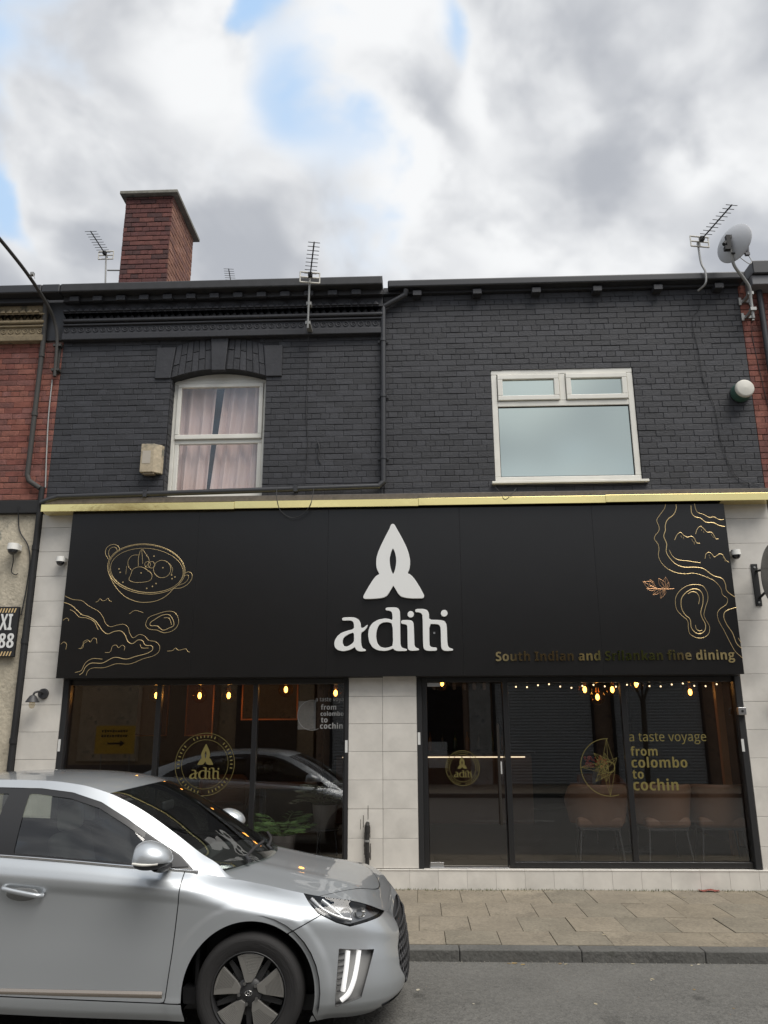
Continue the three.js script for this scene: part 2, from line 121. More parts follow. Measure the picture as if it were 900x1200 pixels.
const ART=[[7,1,"bowl",[-2.648,3.36,-2.661,3.296,-2.696,3.238,-2.751,3.189,-2.824,3.15,-2.91,3.124,-3.006,3.112,-3.106,3.115,-3.207,3.132,-3.303,3.162,-3.389,3.205,-3.461,3.258,-3.515,3.319,-3.549,3.384,-3.561,3.45,-3.55,3.514,-3.516,3.573,-3.461,3.624,-3.388,3.664,-3.3,3.69,-3.203,3.703,-3.1,3.7,-2.998,3.682,-2.901,3.65,-2.815,3.606,-2.744,3.552,-2.691,3.491,-2.658,3.426]],[5,1,"bowl",[-2.66,3.365,-2.672,3.304,-2.706,3.249,-2.76,3.202,-2.83,3.165,-2.914,3.14,-3.007,3.129,-3.105,3.131,-3.202,3.148,-3.295,3.177,-3.379,3.218,-3.449,3.269,-3.502,3.327,-3.535,3.389,-3.546,3.452,-3.535,3.514,-3.502,3.57,-3.449,3.619,-3.378,3.656,-3.293,3.682,-3.198,3.693,-3.099,3.69,-3.0,3.673,-2.906,3.643,-2.822,3.601,-2.753,3.549,-2.701,3.49,-2.67,3.428]],[5,1,"bowl",[-2.67,3.348,-2.682,3.292,-2.715,3.241,-2.766,3.198,-2.834,3.165,-2.915,3.142,-3.005,3.132,-3.099,3.135,-3.194,3.151,-3.283,3.178,-3.364,3.216,-3.432,3.263,-3.483,3.316,-3.514,3.374,-3.525,3.432,-3.515,3.488,-3.483,3.54,-3.431,3.584,-3.363,3.618,-3.281,3.641,-3.19,3.651,-3.094,3.648,-2.998,3.632,-2.907,3.603,-2.827,3.564,-2.76,3.517,-2.71,3.463,-2.679,3.406]],[7,0,"bowl",[-3.537,3.349,-3.459,3.216,-3.336,3.094,-3.2,3.031,-3.086,3.017,-2.957,3.034,-2.849,3.089,-2.762,3.181]],[6,0,"bowl",[-3.562,3.53,-3.601,3.598,-3.585,3.67,-3.511,3.702,-3.452,3.676,-3.435,3.634]],[5,0,"bowl",[-3.54,3.539,-3.563,3.597,-3.55,3.651,-3.508,3.67,-3.474,3.654,-3.466,3.625]],[6,0,"bowl",[-2.652,3.349,-2.606,3.367,-2.567,3.338,-2.567,3.282,-2.615,3.217,-2.688,3.18,-2.762,3.175]],[5,0,"bowl",[-2.659,3.32,-2.613,3.329,-2.602,3.301,-2.636,3.245,-2.717,3.209]],[5,0,"bowl",[-3.205,3.574,-3.281,3.565,-3.323,3.508,-3.313,3.432,-3.276,3.394]],[6,1,"bowl",[-3.194,3.431,-3.258,3.403,-3.281,3.337,-3.295,3.28,-3.236,3.252,-3.105,3.254,-3.041,3.278,-3.032,3.334,-3.087,3.391,-3.146,3.424]],[5,0,"bowl",[-3.2,3.44,-3.204,3.554,-3.176,3.64,-3.11,3.563,-3.077,3.505,-3.117,3.411]],[4,0,"bowl",[-3.176,3.64,-3.162,3.554,-3.15,3.468]],[4,0,"bowl",[-2.81,3.332,-2.796,3.397,-2.829,3.464]],[4,0,"bowl",[-3.338,3.347,-3.337,3.442]],[6,1,"bowl",[-2.817,3.402,-2.822,3.363,-2.842,3.33,-2.873,3.308,-2.911,3.301,-2.951,3.309,-2.985,3.331,-3.01,3.365,-3.02,3.404,-3.015,3.443,-2.996,3.476,-2.964,3.498,-2.926,3.505,-2.886,3.497,-2.852,3.474,-2.827,3.441]],[5,1,"bowl",[-3.058,3.457,-3.063,3.437,-3.079,3.425,-3.1,3.425,-3.118,3.438,-3.126,3.458,-3.121,3.478,-3.105,3.491,-3.084,3.49,-3.066,3.478]],[5,1,"bowl",[-3.007,3.453,-3.012,3.431,-3.03,3.417,-3.054,3.417,-3.074,3.431,-3.082,3.454,-3.077,3.476,-3.059,3.49,-3.036,3.49,-3.016,3.475]],[6,0,"coast",[-4.028,3.101,-3.934,3.06,-3.823,3.043,-3.738,2.983,-3.612,2.914,-3.557,2.845,-3.521,2.777,-3.469,2.743,-3.392,2.76,-3.314,2.769,-3.262,2.736,-3.237,2.668,-3.193,2.614,-3.128,2.652,-3.068,2.638,-3.015,2.586,-2.936,2.57,-2.884,2.522,-2.889,2.456,-2.944,2.414,-3.058,2.381,-3.208,2.325,-3.363,2.327,-3.496,2.286,-3.631,2.281,-3.677,2.253,-3.691,2.201]],[10,0,"coast",[-4.03,3.026,-3.947,2.995,-3.872,2.936,-3.807,2.882,-3.736,2.862,-3.653,2.817,-3.598,2.758,-3.553,2.7,-3.491,2.661,-3.415,2.689,-3.337,2.692,-3.29,2.649,-3.248,2.572,-3.198,2.549,-3.133,2.591,-3.083,2.581,-3.05,2.533,-2.972,2.523,-2.959,2.485,-3.005,2.447,-3.138,2.41,-3.252,2.379,-3.389,2.398,-3.52,2.337,-3.656,2.334,-3.71,2.291,-3.733,2.235,-3.769,2.207]],[7,0,"coast",[-3.952,2.942,-3.9,2.916,-3.834,2.857,-3.744,2.843,-3.661,2.803,-3.603,2.71]],[7,0,"coast",[-3.109,2.543,-3.087,2.504,-3.009,2.5]],[7,0,"coast",[-3.524,2.38,-3.641,2.385,-3.714,2.338,-3.755,2.254,-3.821,2.235]],[6,0,"hills",[-4.022,2.82,-3.981,2.845,-3.956,2.829,-3.958,2.81]],[6,0,"hills",[-4.019,2.55,-3.983,2.574,-3.951,2.549,-3.954,2.492]],[6,0,"hills",[-3.808,2.5,-3.76,2.509,-3.757,2.576,-3.71,2.595,-3.678,2.572,-3.653,2.614,-3.619,2.61,-3.602,2.556]],[6,0,"hills",[-3.785,2.496,-3.746,2.561,-3.714,2.58]],[6,0,"hills",[-3.501,2.454,-3.443,2.46,-3.42,2.526,-3.382,2.535,-3.35,2.506,-3.313,2.535,-3.282,2.515,-3.283,2.477]],[6,0,"waves",[-3.662,3.026,-3.634,3.037,-3.616,3.065,-3.584,3.041,-3.542,3.05,-3.524,3.07,-3.501,3.04,-3.474,3.03]],[6,0,"waves",[-3.259,2.887,-3.199,2.925,-3.098,2.899]],[6,0,"waves",[-2.793,2.464,-2.731,2.47,-2.702,2.498,-2.667,2.473,-2.581,2.487,-2.56,2.459,-2.536,2.449]],[6,1,"island",[-3.06,2.782,-3.035,2.84,-2.94,2.882,-2.824,2.912,-2.745,2.902,-2.698,2.847,-2.687,2.77,-2.731,2.702,-2.846,2.669,-2.926,2.7,-3.015,2.711,-3.061,2.753]],[9,1,"island",[-3.011,2.782,-2.974,2.811,-2.88,2.868,-2.802,2.873,-2.759,2.828,-2.738,2.751,-2.791,2.722,-2.858,2.698,-2.93,2.747,-3.008,2.753]],[7,0,"island",[-2.858,2.839,-2.799,2.834,-2.764,2.761]],[7,0,"coast_r",[2.889,4.097,2.874,4.047,2.814,3.969,2.771,3.906,2.79,3.828,2.784,3.781,2.739,3.727,2.723,3.688,2.759,3.626,2.765,3.564,2.751,3.488,2.776,3.411,2.836,3.342,2.92,3.298,3.021,3.279,3.124,3.285,3.248,3.245,3.351,3.187,3.405,3.106,3.413,3.042,3.462,2.994,3.448,2.938,3.363,2.876,3.335,2.837,3.337,2.758,3.383,2.648,3.43,2.524,3.479,2.416,3.549,2.342]],[12,0,"coast_r",[3.006,4.092,3.006,4.045,2.972,3.974,2.89,3.905,2.862,3.842,2.856,3.78,2.832,3.718,2.856,3.625,2.843,3.533,2.877,3.456,2.943,3.386,3.029,3.355,3.146,3.353,3.233,3.337,3.3,3.283,3.343,3.252,3.433,3.218,3.46,3.154,3.462,3.09,3.506,3.041,3.546,3.012]],[8,0,"coast_r",[2.879,3.555,2.902,3.494,2.95,3.447,3.066,3.427,3.21,3.403]],[12,0,"coast_r",[3.175,4.074,3.175,3.979,3.208,3.939,3.266,3.923,3.321,3.875,3.409,3.866,3.465,3.834,3.528,3.819]],[8,0,"coast_r",[3.217,4.095,3.225,4.026,3.244,3.989,3.301,3.969,3.372,3.929,3.417,3.936,3.473,3.904,3.527,3.903]],[11,0,"coast_r",[3.548,2.895,3.471,2.875,3.414,2.844,3.399,2.789,3.421,2.71,3.472,2.616,3.504,2.5,3.553,2.446]],[8,0,"coast_r",[3.527,2.562,3.545,2.523,3.554,2.507]],[9,0,"hills_r",[2.95,3.67,2.985,3.732,3.025,3.759,3.059,3.723,3.094,3.702,3.147,3.711,3.174,3.683,3.191,3.636,3.227,3.628]],[9,0,"hills_r",[3.191,3.737,3.219,3.798,3.256,3.826,3.29,3.797,3.323,3.758,3.374,3.753,3.399,3.711,3.411,3.679,3.44,3.676]],[9,0,"hills_r",[3.267,3.451,3.283,3.504,3.319,3.524,3.347,3.503,3.372,3.468,3.428,3.502,3.464,3.494,3.493,3.433,3.527,3.405]],[5,0,"hills_r",[3.025,3.723,3.031,3.7]],[5,0,"hills_r",[3.047,3.703,3.054,3.684]],[5,0,"hills_r",[3.143,3.675,3.148,3.652]],[5,0,"hills_r",[3.163,3.652,3.167,3.618]],[5,0,"hills_r",[3.26,3.793,3.265,3.774]],[5,0,"hills_r",[3.28,3.771,3.287,3.752]],[5,0,"hills_r",[3.366,3.739,3.371,3.719]],[5,0,"hills_r",[3.381,3.714,3.387,3.692]],[5,0,"hills_r",[3.316,3.496,3.317,3.478]],[5,0,"hills_r",[3.321,3.469,3.323,3.453]],[5,0,"hills_r",[3.468,3.471,3.473,3.451]],[5,0,"hills_r",[3.482,3.436,3.486,3.418]],[7,1,"island_r",[2.887,2.936,2.898,3.015,2.949,3.087,3.033,3.142,3.129,3.157,3.205,3.14,3.245,3.076,3.249,2.996,3.211,2.901,3.185,2.807,3.209,2.744,3.233,2.681,3.209,2.603,3.143,2.565,3.067,2.57,3.009,2.612,3.001,2.683,3.001,2.753,2.938,2.817,2.894,2.88]],[12,1,"island_r",[2.948,2.919,2.959,2.999,3.009,3.062,3.092,3.106,3.161,3.096,3.195,3.044,3.189,2.949,3.153,2.838,3.166,2.775,3.19,2.712,3.175,2.642,3.117,2.608,3.065,2.628,3.032,2.682,3.029,2.769,2.984,2.816,2.954,2.872]],[9,0,"island_r",[3.037,3.054,3.089,3.077,3.134,3.061,3.156,3.005,3.141,2.937]],[9,0,"island_r",[3.081,2.706,3.085,2.666,3.113,2.64,3.148,2.65]],[7,0,"sprig",[2.889,3.112,2.795,3.109,2.701,3.117,2.626,3.154]],[5,0,"sprig",[2.701,3.117,2.646,3.191,2.551,3.196]],[5,0,"sprig",[2.701,3.117,2.606,3.121,2.551,3.196]],[4,0,"sprig",[2.701,3.117,2.551,3.196]],[5,0,"sprig",[2.701,3.117,2.645,3.144,2.583,3.118]],[5,0,"sprig",[2.701,3.117,2.64,3.091,2.583,3.118]],[4,0,"sprig",[2.701,3.117,2.583,3.118]],[5,0,"sprig",[2.671,3.13,2.67,3.186,2.629,3.219]],[5,0,"sprig",[2.671,3.13,2.63,3.163,2.629,3.219]],[4,0,"sprig",[2.671,3.13,2.629,3.219]],[5,0,"sprig",[2.795,3.109,2.79,3.189,2.728,3.234]],[5,0,"sprig",[2.795,3.109,2.733,3.154,2.728,3.234]],[4,0,"sprig",[2.795,3.109,2.728,3.234]],[5,0,"sprig",[2.795,3.109,2.831,3.179,2.808,3.249]],[5,0,"sprig",[2.795,3.109,2.771,3.18,2.808,3.249]],[4,0,"sprig",[2.795,3.109,2.808,3.249]],[5,0,"sprig",[2.811,3.112,2.84,3.146,2.837,3.189]],[5,0,"sprig",[2.811,3.112,2.808,3.155,2.837,3.189]],[4,0,"sprig",[2.811,3.112,2.837,3.189]],[5,0,"sprig",[2.779,3.105,2.733,3.063,2.73,3.004]],[5,0,"sprig",[2.779,3.105,2.775,3.045,2.73,3.004]],[4,0,"sprig",[2.779,3.105,2.73,3.004]],[5,0,"sprig",[2.748,3.113,2.685,3.101,2.648,3.047]],[5,0,"sprig",[2.748,3.113,2.71,3.059,2.648,3.047]],[4,0,"sprig",[2.748,3.113,2.648,3.047]],[5,0,"sprig",[2.786,3.105,2.767,3.074,2.776,3.041]],[5,0,"sprig",[2.786,3.105,2.795,3.071,2.776,3.041]],[4,0,"sprig",[2.786,3.105,2.776,3.041]]];
const ART_DOTS=[[-3.423,3.41],[-3.406,3.37],[-3.364,3.253],[-3.024,3.556],[-2.801,3.331],[-2.794,3.288],[-2.976,3.234],[-3.016,3.202],[-3.08,3.179],[-3.16,3.36],[-2.91,3.418],[-2.762,3.308]];
// ---------------------------------------------------------------- houses
// paint film on brick: grey-black, slightly mottled, with a little bare scuffing
const paintMap = tex(512, 512, (u, v) => { const a = tnoise(u, v, 10, 5, 2.2), b = tnoise(u, v, 60, 3, 8.8); const k = 0.76 + (a - 0.5) * 0.5 + (b - 0.5) * 0.28; return [k, k, k]; });
const brickMap = tex(512, 512, (u, v) => { const a = tnoise(u, v, 9, 5, 4.4), b = tnoise(u, v, 70, 3, 6.1), s = sstep(0.62, 0.72, tnoise(u, v, 14, 4, 9.4)); const k = 0.72 + (a - 0.5) * 0.9 + (b - 0.5) * 0.5; return [k * (1 - 0.35 * s), k * (1 - 0.25 * s), k * (1 - 0.15 * s)]; });
const paint = [1, 0.88, 1.16, 0.78].map((k) => M([0.040 * k, 0.041 * k, 0.048 * k], 0.6, { map: paintMap, bumpMap: grain, bumpScale: 0.003 }));
const paintTrim = M([0.038, 0.039, 0.046], 0.6, { map: paintMap, bumpMap: grain, bumpScale: 0.002 });
const mortarDark = M([0.034, 0.035, 0.04], 0.8, { map: paintMap });
const redBrick = [[0.30, 0.105, 0.075], [0.25, 0.085, 0.065], [0.34, 0.13, 0.095], [0.21, 0.085, 0.07], [0.29, 0.12, 0.1]].map((c) => M(c, 0.85, { map: brickMap, bumpMap: grain, bumpScale: 0.004 }));
const sootBrick = [[0.17, 0.060, 0.052], [0.14, 0.052, 0.048], [0.20, 0.075, 0.062], [0.10, 0.045, 0.043]].map((c) => M(c, 0.85, { map: brickMap, bumpMap: grain, bumpScale: 0.004 }));
const mortar = M([0.19, 0.15, 0.125], 0.95, { map: brickMap }), mortarSoot = M([0.07, 0.06, 0.055], 0.95, { map: brickMap });
const stoneMap = tex(512, 512, (u, v) => { const a = tnoise(u, v, 5, 5, 12.4), b = tnoise(u, v, 40, 4, 16.1), s = sstep(0.55, 0.72, tnoise(u, v, 7, 5, 19.4)); const k = 0.7 + (a - 0.5) * 0.6 + (b - 0.5) * 0.5; return [k * (1 - 0.6 * s), k * (1 - 0.55 * s), k * (1 - 0.5 * s)]; });
const stone = M([0.34, 0.27, 0.17], 0.9, { map: stoneMap, bumpMap: grain, bumpScale: 0.004 });
const renderWall = M([0.66, 0.59, 0.46], 0.95, { map: stoneMap, bumpMap: grain, bumpScale: 0.006 });
const slate = M([0.06, 0.062, 0.07], 0.7, { bumpMap: coarse, bumpScale: 0.01 });

// unit brick: 1 x 1 x 1 with a worn arris on the front face, several texture windows
const brickGeos = [0, 1, 2, 3, 4, 5].map((k) => {
  const e = 0.022, ey = 0.06, f = 1, pts = [], uv = [];
  const q = (a, b, c, d) => { for (const p of [a, b, c, a, c, d]) { pts.push(...p); uv.push((p[0] + 0.5) * 0.215 * 2 + k * 0.37, (p[1] + 0.5) * 0.065 * 2 + k * 0.53); } };
  const j = () => rr(-0.006, 0.006), F = [[-0.5 + e + j(), -0.5 + ey + j(), f], [0.5 - e + j(), -0.5 + ey + j(), f], [0.5 - e + j(), 0.5 - ey + j(), f], [-0.5 + e + j(), 0.5 - ey + j(), f]];
  const Bk = [[-0.5, -0.5, 0.72], [0.5, -0.5, 0.72], [0.5, 0.5, 0.72], [-0.5, 0.5, 0.72]], R = [[-0.5, -0.5, 0], [0.5, -0.5, 0], [0.5, 0.5, 0], [-0.5, 0.5, 0]];
  q(...F); for (let i = 0; i < 4; i++) { const n = (i + 1) % 4; q(Bk[i], Bk[n], F[n], F[i]); q(R[i], R[n], Bk[n], Bk[i]); }
  const g = new THREE.BufferGeometry(); g.setAttribute('position', new THREE.Float32BufferAttribute(pts, 3)); g.setAttribute('uv', new THREE.Float32BufferAttribute(uv, 2)); g.computeVertexNormals(); return g;
});
// bricks over x0..x1, y0..y1 of a wall whose frame is m (x along, y up, z out); gaps(y) gives the openings of a course
function lay(parent, m, x0, x1, y0, y1, mset, { course = 0.0755, len = 0.225, joint = 0.0065, jv = 0.004, gaps = () => [], most = 300, deep = 0.008, pick, share = 'brickwork' } = {}) {
  const list = []; let row = 0;
  for (let y = y0; y < y1 - 0.02; y += course, row++) {
    const h = Math.min(course, y1 - y) - joint, ym = y + course / 2;
    let spans = [[x0, x1]];
    for (const [a, b] of gaps(ym)) spans = spans.flatMap(([s, e]) => (b <= s || a >= e ? [[s, e]] : [[s, Math.min(a, e)], [Math.max(b, s), e]])).filter(([s, e]) => e - s > 0.025);
    const header = row % 5 === 3, L = header ? len / 2 : len, off = header ? len / 4 : row % 2 ? len / 2 : 0;
    for (const [s, e] of spans) {
      let a = s;
      for (let k = Math.floor((s - x0 - off) / L) + 1; a < e - 1e-4; k++) {
        let b = Math.min(e, x0 + off + k * L); if (b - a < 0.02) continue; if (e - b < 0.03) b = e;
        list.push([a + jv / 2, b - jv / 2, y + joint / 2, h]); a = b;
      }
    }
  }
  const c = V(), inv = EYE;
  for (const q of list) { c.set((q[0] + q[1]) / 2, q[2] + q[3] / 2, 0).applyMatrix4(m); q[4] = (pick ? pick(c) : 0) + c.distanceTo(inv) / (1 + (q[1] - q[0])); }
  list.sort((a, b) => a[4] - b[4]);
  const rest = [[], [], [], [], []], t = new THREE.Matrix4(), tmp = new THREE.Object3D();
  list.forEach((q, i) => {
    const g = brickGeos[Math.floor(rnd() * 6)], k = Math.floor(rnd() * mset.length);
    tmp.position.set((q[0] + q[1]) / 2, q[2] + q[3] / 2 + rr(-0.0015, 0.0015), -deep + rr(-0.0025, 0.0025)); tmp.scale.set(q[1] - q[0], q[3] + rr(-0.003, 0.005), deep + 0.0005); tmp.rotation.set(rr(-0.006, 0.006) * 0.3, rr(-0.006, 0.006), rr(-0.004, 0.004)); tmp.updateMatrix(); t.multiplyMatrices(m, tmp.matrix);
    if (i < most) { const b = new THREE.Mesh(g, mset[k]); b.name = 'brick'; b.castShadow = b.receiveShadow = true; t.decompose(b.position, b.quaternion, b.scale); parent.add(b); } else rest[k].push(g.clone().applyMatrix4(t));
  });
  if (list.length > most) {
    const used = rest.filter((r) => r.length), g = mergeGeometries(used.map((r) => mergeGeometries(r)), true);
    const b = new THREE.Mesh(g, rest.map((r, k) => (r.length ? mset[k] : null)).filter(Boolean)); b.name = share; b.castShadow = b.receiveShadow = true; b.userData.kind = 'stuff'; parent.add(b);
  }
}
const I4 = new THREE.Matrix4();
function wallWith(x0, x1, y0, y1, holes, depth, z1, mat, parent, name = 'wall') {
  const s = shapeOf([[x0, y0], [x1, y0], [x1, y1], [x0, y1]]);
  for (const h of holes) s.holes.push(new THREE.Path(h.map((p) => new THREE.Vector2(...p))));
  return mesh(name, metreUV(ext(s, depth, z1 - depth)), mat, parent);
}
function houseShell(parent, x0, x1, mat, roofTop = 9.0) {
  // gable walls, back wall and a low slate roof behind the eaves
  mesh('rear_wall', [bb(x0, x1, 0, 7.0, -8.2, -7.95)], mat, parent);
  mesh('party_wall', [bb(x0 + 0.001, x0 + 0.1, 4.3, 6.95, -7.94, -0.27)], mat, parent);
  mesh('party_wall', [bb(x1 - 0.1, x1 - 0.001, 4.3, 6.95, -7.94, -0.27)], mat, parent);
  mesh('upper_floor', [bb(x0 + 0.1, x1 - 0.1, 4.05, 4.28, -7.94, -0.27)], mats.dark, parent);
  const roof = new THREE.Group(); roof.name = 'roof'; parent.add(roof);
  const slope = (z0, y0, z1, y1) => { const s = new THREE.Shape([new THREE.Vector2(-z0, y0), new THREE.Vector2(-z1, y1), new THREE.Vector2(-z1, y1 - 0.12), new THREE.Vector2(-z0, y0 - 0.12)]); const g = ext(s, x1 - x0, 0); g.rotateY(Math.PI / 2); g.translate(x0, 0, 0); return metreUV(g); };
  mesh('slates', slope(-0.02, 7.08, -4.1, roofTop), slate, roof); mesh('slates', slope(-4.1, roofTop, -8.2, 7.08), slate, roof);
  mesh('ridge', rod([x0 + 0.01, roofTop + 0.02, -4.1], [x1 - 0.01, roofTop + 0.02, -4.1], 0.09, 10), sootBrick[1], roof);
}
// cornice of the older terrace: gutter board, blocks, two rows of teeth, a moulding, a row of rings, a band
function cornice(parent, x0, x1, tm, gm, blocks) {
  const g = new THREE.Group(); g.name = 'cornice'; parent.add(g);
  mesh('gutter', metreUV(merged([rb(x0, x1, 6.965, 7.085, 0.06, 0.27, 0.02), bb(x0, x1, 6.9, 6.964, 0.0, 0.14)])), gm, g);
  for (let x = x0 + 0.16; x < x1 - 0.12; x += 0.30) if (blocks) mesh('bracket', metreUV(rb(x - 0.06, x + 0.06, 6.875, 6.945, 0.141, 0.195, 0.008)), tm, g); else break;
  const tooth = (yy, dz, w, h) => { const o = []; for (let x = x0 + w / 2; x < x1 - w / 2; x += w) { const c = new THREE.ConeGeometry(w * 0.62, h, 4); c.rotateY(Math.PI / 4); c.translate(x, yy, dz); o.push(c); } return o; };
  const t1 = mesh('dog_tooth_course', metreUV(merged(tooth(6.80, 0.10, 0.088, 0.075))), tm, g); t1.userData.kind = 'stuff';
  const t2 = mesh('dog_tooth_course', metreUV(merged(tooth(6.71, 0.075, 0.088, -0.07))), tm, g); t2.userData.kind = 'stuff';
  mesh('backing', metreUV(merged([bb(x0, x1, 6.40, 6.899, -0.02, 0.062)])), tm, g);
  mesh('moulding', metreUV(merged([rb(x0, x1, 6.745, 6.765, 0.05, 0.115, 0.008), rb(x0, x1, 6.625, 6.672, 0.05, 0.115, 0.02), rb(x0, x1, 6.585, 6.612, 0.05, 0.092, 0.01)])), tm, g);
  const o = []; for (let x = x0 + 0.05; x < x1 - 0.04; x += 0.094) { const t = new THREE.TorusGeometry(0.03, 0.011, 6, 12); t.translate(x, 6.535, 0.06); o.push(t); const d = new THREE.SphereGeometry(0.011, 6, 5); d.translate(x, 6.535, 0.06); o.push(d); }
  mesh('ring_frieze', metreUV(merged(o)), tm, g).userData.kind = 'stuff';
  mesh('string_band', metreUV(rb(x0, x1, 6.39, 6.475, -0.02, 0.085, 0.012)), tm, g);
}
const upvc = P([0.80, 0.79, 0.75], 0.38, { clearcoat: 0.2, map: tex(128, 128, (u, v) => { const k = 0.9 + (tnoise(u, v, 6, 4, 3.1) - 0.5) * 0.3; return [k, k * 0.99, k * 0.95]; }) });
function winFrame(parent, x0, x1, y0, y1, z, w, d, mat, name = 'frame') {
  mesh(name, metreUV(merged([rb(x0, x1, y0, y0 + w, z - d, z, 0.008), rb(x0, x1, y1 - w, y1, z - d, z, 0.008), rb(x0, x0 + w, y0 + w, y1 - w, z - d, z - 0.001, 0.008), rb(x1 - w, x1, y0 + w, y1 - w, z - d, z - 0.001, 0.008)])), mat, parent);
}
// ---- left house, painted, ornate eaves
{
  const h = thing('terraced_house', 'black painted brick house with arched upper window and ornate cornice', 'house', [0, 0, 0]);
  const x0 = -4.45, x1 = -0.36, wx0 = -3.03, wx1 = -1.825, wy0 = 4.30, ws = 5.875, top = 5.985, mid = (wx0 + wx1) / 2, hw = (wx1 - wx0) / 2;
  const arcY = (x, s, r) => s + r * (1 - ((x - mid) / hw) ** 2);
  const hole = [[wx0, wy0], [wx1, wy0]]; for (let k = 0; k <= 12; k++) { const x = wx1 + (wx0 - wx1) * k / 12; hole.push([x, arcY(x, ws, 0.11)]); }
  wallWith(x0, x1, 4.29, 6.9, [hole], 0.25, -0.0065, mortarDark, h);
  const half = (y) => (y < ws ? hw : y < 6.285 ? 0.79 : y < 6.44 ? 0.79 * Math.sqrt(Math.max(0, 1 - (y - 6.285) / 0.155)) : 0);
  lay(h, I4, x0, x1, 4.30, 6.40, paint, { gaps: (y) => (half(y) > 0 ? [[mid - half(y), mid + half(y)]] : []) });
  // reveal bricks on the visible side
  lay(h, new THREE.Matrix4().makeRotationY(Math.PI / 2).setPosition(wx0 + 0.012, 0, 0), 0.012, 0.15, 4.30, 5.86, paint, { len: 0.14, most: 40 });
  const arch = new THREE.Group(); arch.name = 'window_arch'; h.add(arch);
  const key = shapeOf([[mid - 0.085, 5.95], [mid + 0.085, 5.95], [mid + 0.115, 6.45], [mid - 0.115, 6.45]]);
  mesh('keystone', metreUV(ext(key, 0.07, -0.03, 0.008)), paintTrim, arch);
  for (const s of [-1, 1]) {
    const sp = [[mid + s * (hw - 0.0), 5.86], [mid + s * 0.80, 5.86], [mid + s * 0.80, 6.285], [mid + s * 0.56, 6.285]]; if (s < 0) sp.reverse();
    mesh('springer', metreUV(ext(shapeOf(sp), 0.055, -0.03, 0.008)), paintTrim, arch);
    const n = 6;
    for (let k = 0; k < n; k++) for (let r = 0; r < 2; r++) {
      const f = (t, q) => { const xb = 0.092 + (hw - 0.092) * t, xt = 0.12 + (0.552 - 0.12) * t, yb = arcY(mid + xb, ws, 0.11), yt = 6.285 + 0.13 * (1 - (xt / 0.6) ** 2); return [mid + s * (xb + (xt - xb) * q), yb + (yt - yb) * q]; };
      const t0 = k / n + 0.01, t1 = (k + 1) / n - 0.01, stag = k % 2 ? 0.36 : 0.62, q0 = r ? stag + 0.012 : 0.0, q1 = r ? 1 : stag - 0.012;
      const pts = [f(t0, q0), f(t1, q0), f(t1, q1), f(t0, q1)]; if (s < 0) pts.reverse();
      mesh('voussoir', metreUV(ext(shapeOf(pts), 0.03, -0.026 + rr(-0.003, 0.002), 0.003)), paint[(k + r) % 4], arch);
    }
  }
  cornice(h, x0, x1, paintTrim, M([0.035, 0.035, 0.038], 0.55, { map: paintMap }), true);
  mesh('parapet_lead', metreUV(bb(x0, x1, 7.086, 7.12, -0.1, 0.2)), M([0.04, 0.04, 0.042], 0.6), h);
  houseShell(h, x0, x1, mortarDark);
  // sash window
  const w = new THREE.Group(); w.name = 'window'; h.add(w); const z = -0.15;
  winFrame(w, wx0 + 0.005, wx1 - 0.005, 4.31, 5.90, z, 0.05, 0.07, upvc);
  const head = [[wx0, 5.90], [wx1, 5.90]]; for (let k = 0; k <= 12; k++) { const x = wx1 + (wx0 - wx1) * k / 12; head.push([x, arcY(x, ws + 0.03, 0.14)]); }
  mesh('head_panel', metreUV(ext(shapeOf(head), 0.05, z - 0.06)), upvc, w);
  for (const [a, b, dz] of [[5.10, 5.85, 0.02], [4.36, 5.10, -0.012]]) {
    const s = new THREE.Group(); s.name = 'sash'; w.add(s);
    mesh('sash_frame', metreUV(merged([rb(wx0 + 0.056, wx1 - 0.056, a, a + 0.06, z - 0.05 + dz, z + dz, 0.008), rb(wx0 + 0.056, wx1 - 0.056, b - 0.055, b - 0.001, z - 0.05 + dz, z + dz, 0.008), rb(wx0 + 0.056, wx0 + 0.11, a + 0.06, b - 0.055, z - 0.05 + dz, z + dz - 0.001, 0.008), rb(wx1 - 0.11, wx1 - 0.056, a + 0.06, b - 0.055, z - 0.05 + dz, z + dz - 0.001, 0.008)])), upvc, s);
    mesh('pane', bb(wx0 + 0.111, wx1 - 0.111, a + 0.061, b - 0.056, z - 0.026 + dz, z - 0.025 + dz), mats.glass, s);
  }
  mesh('window_sill', metreUV(rb(wx0 - 0.04, wx1 + 0.04, 4.27, 4.308, -0.2, 0.03, 0.008)), M([0.3, 0.28, 0.25], 0.8, { map: stoneMap }), w);
  // chimney
  const c = new THREE.Group(); c.name = 'chimney'; h.add(c);
  const cx0 = -4.24, cx1 = -3.53, cz0 = -2.1, cz1 = -1.0, cy0 = 7.3, cy1 = 9.31;
  mesh('core', bb(cx0 + 0.012, cx1 - 0.012, cy0, cy1, cz0 + 0.012, cz1 - 0.012), mortarSoot, c);
  lay(c, new THREE.Matrix4().makeTranslation(0, 0, cz1), cx0, cx1, cy0, cy1, sootBrick, { course: 0.0785, joint: 0.01, deep: 0.016, most: 400 });
  lay(c, new THREE.Matrix4().makeRotationY(Math.PI / 2).setPosition(cx1, 0, 0), -cz1 + 0.0, -cz0, cy0, cy1, [[0.36, 0.17, 0.11], [0.32, 0.15, 0.10], [0.40, 0.2, 0.14], [0.26, 0.12, 0.09]].map((c) => M(c, 0.85, { map: brickMap, bumpMap: grain, bumpScale: 0.004 })), { course: 0.0785, joint: 0.01, deep: 0.016, most: 400 });  // cleaner orange bricks; their lighter colour also stands in for sun on this face
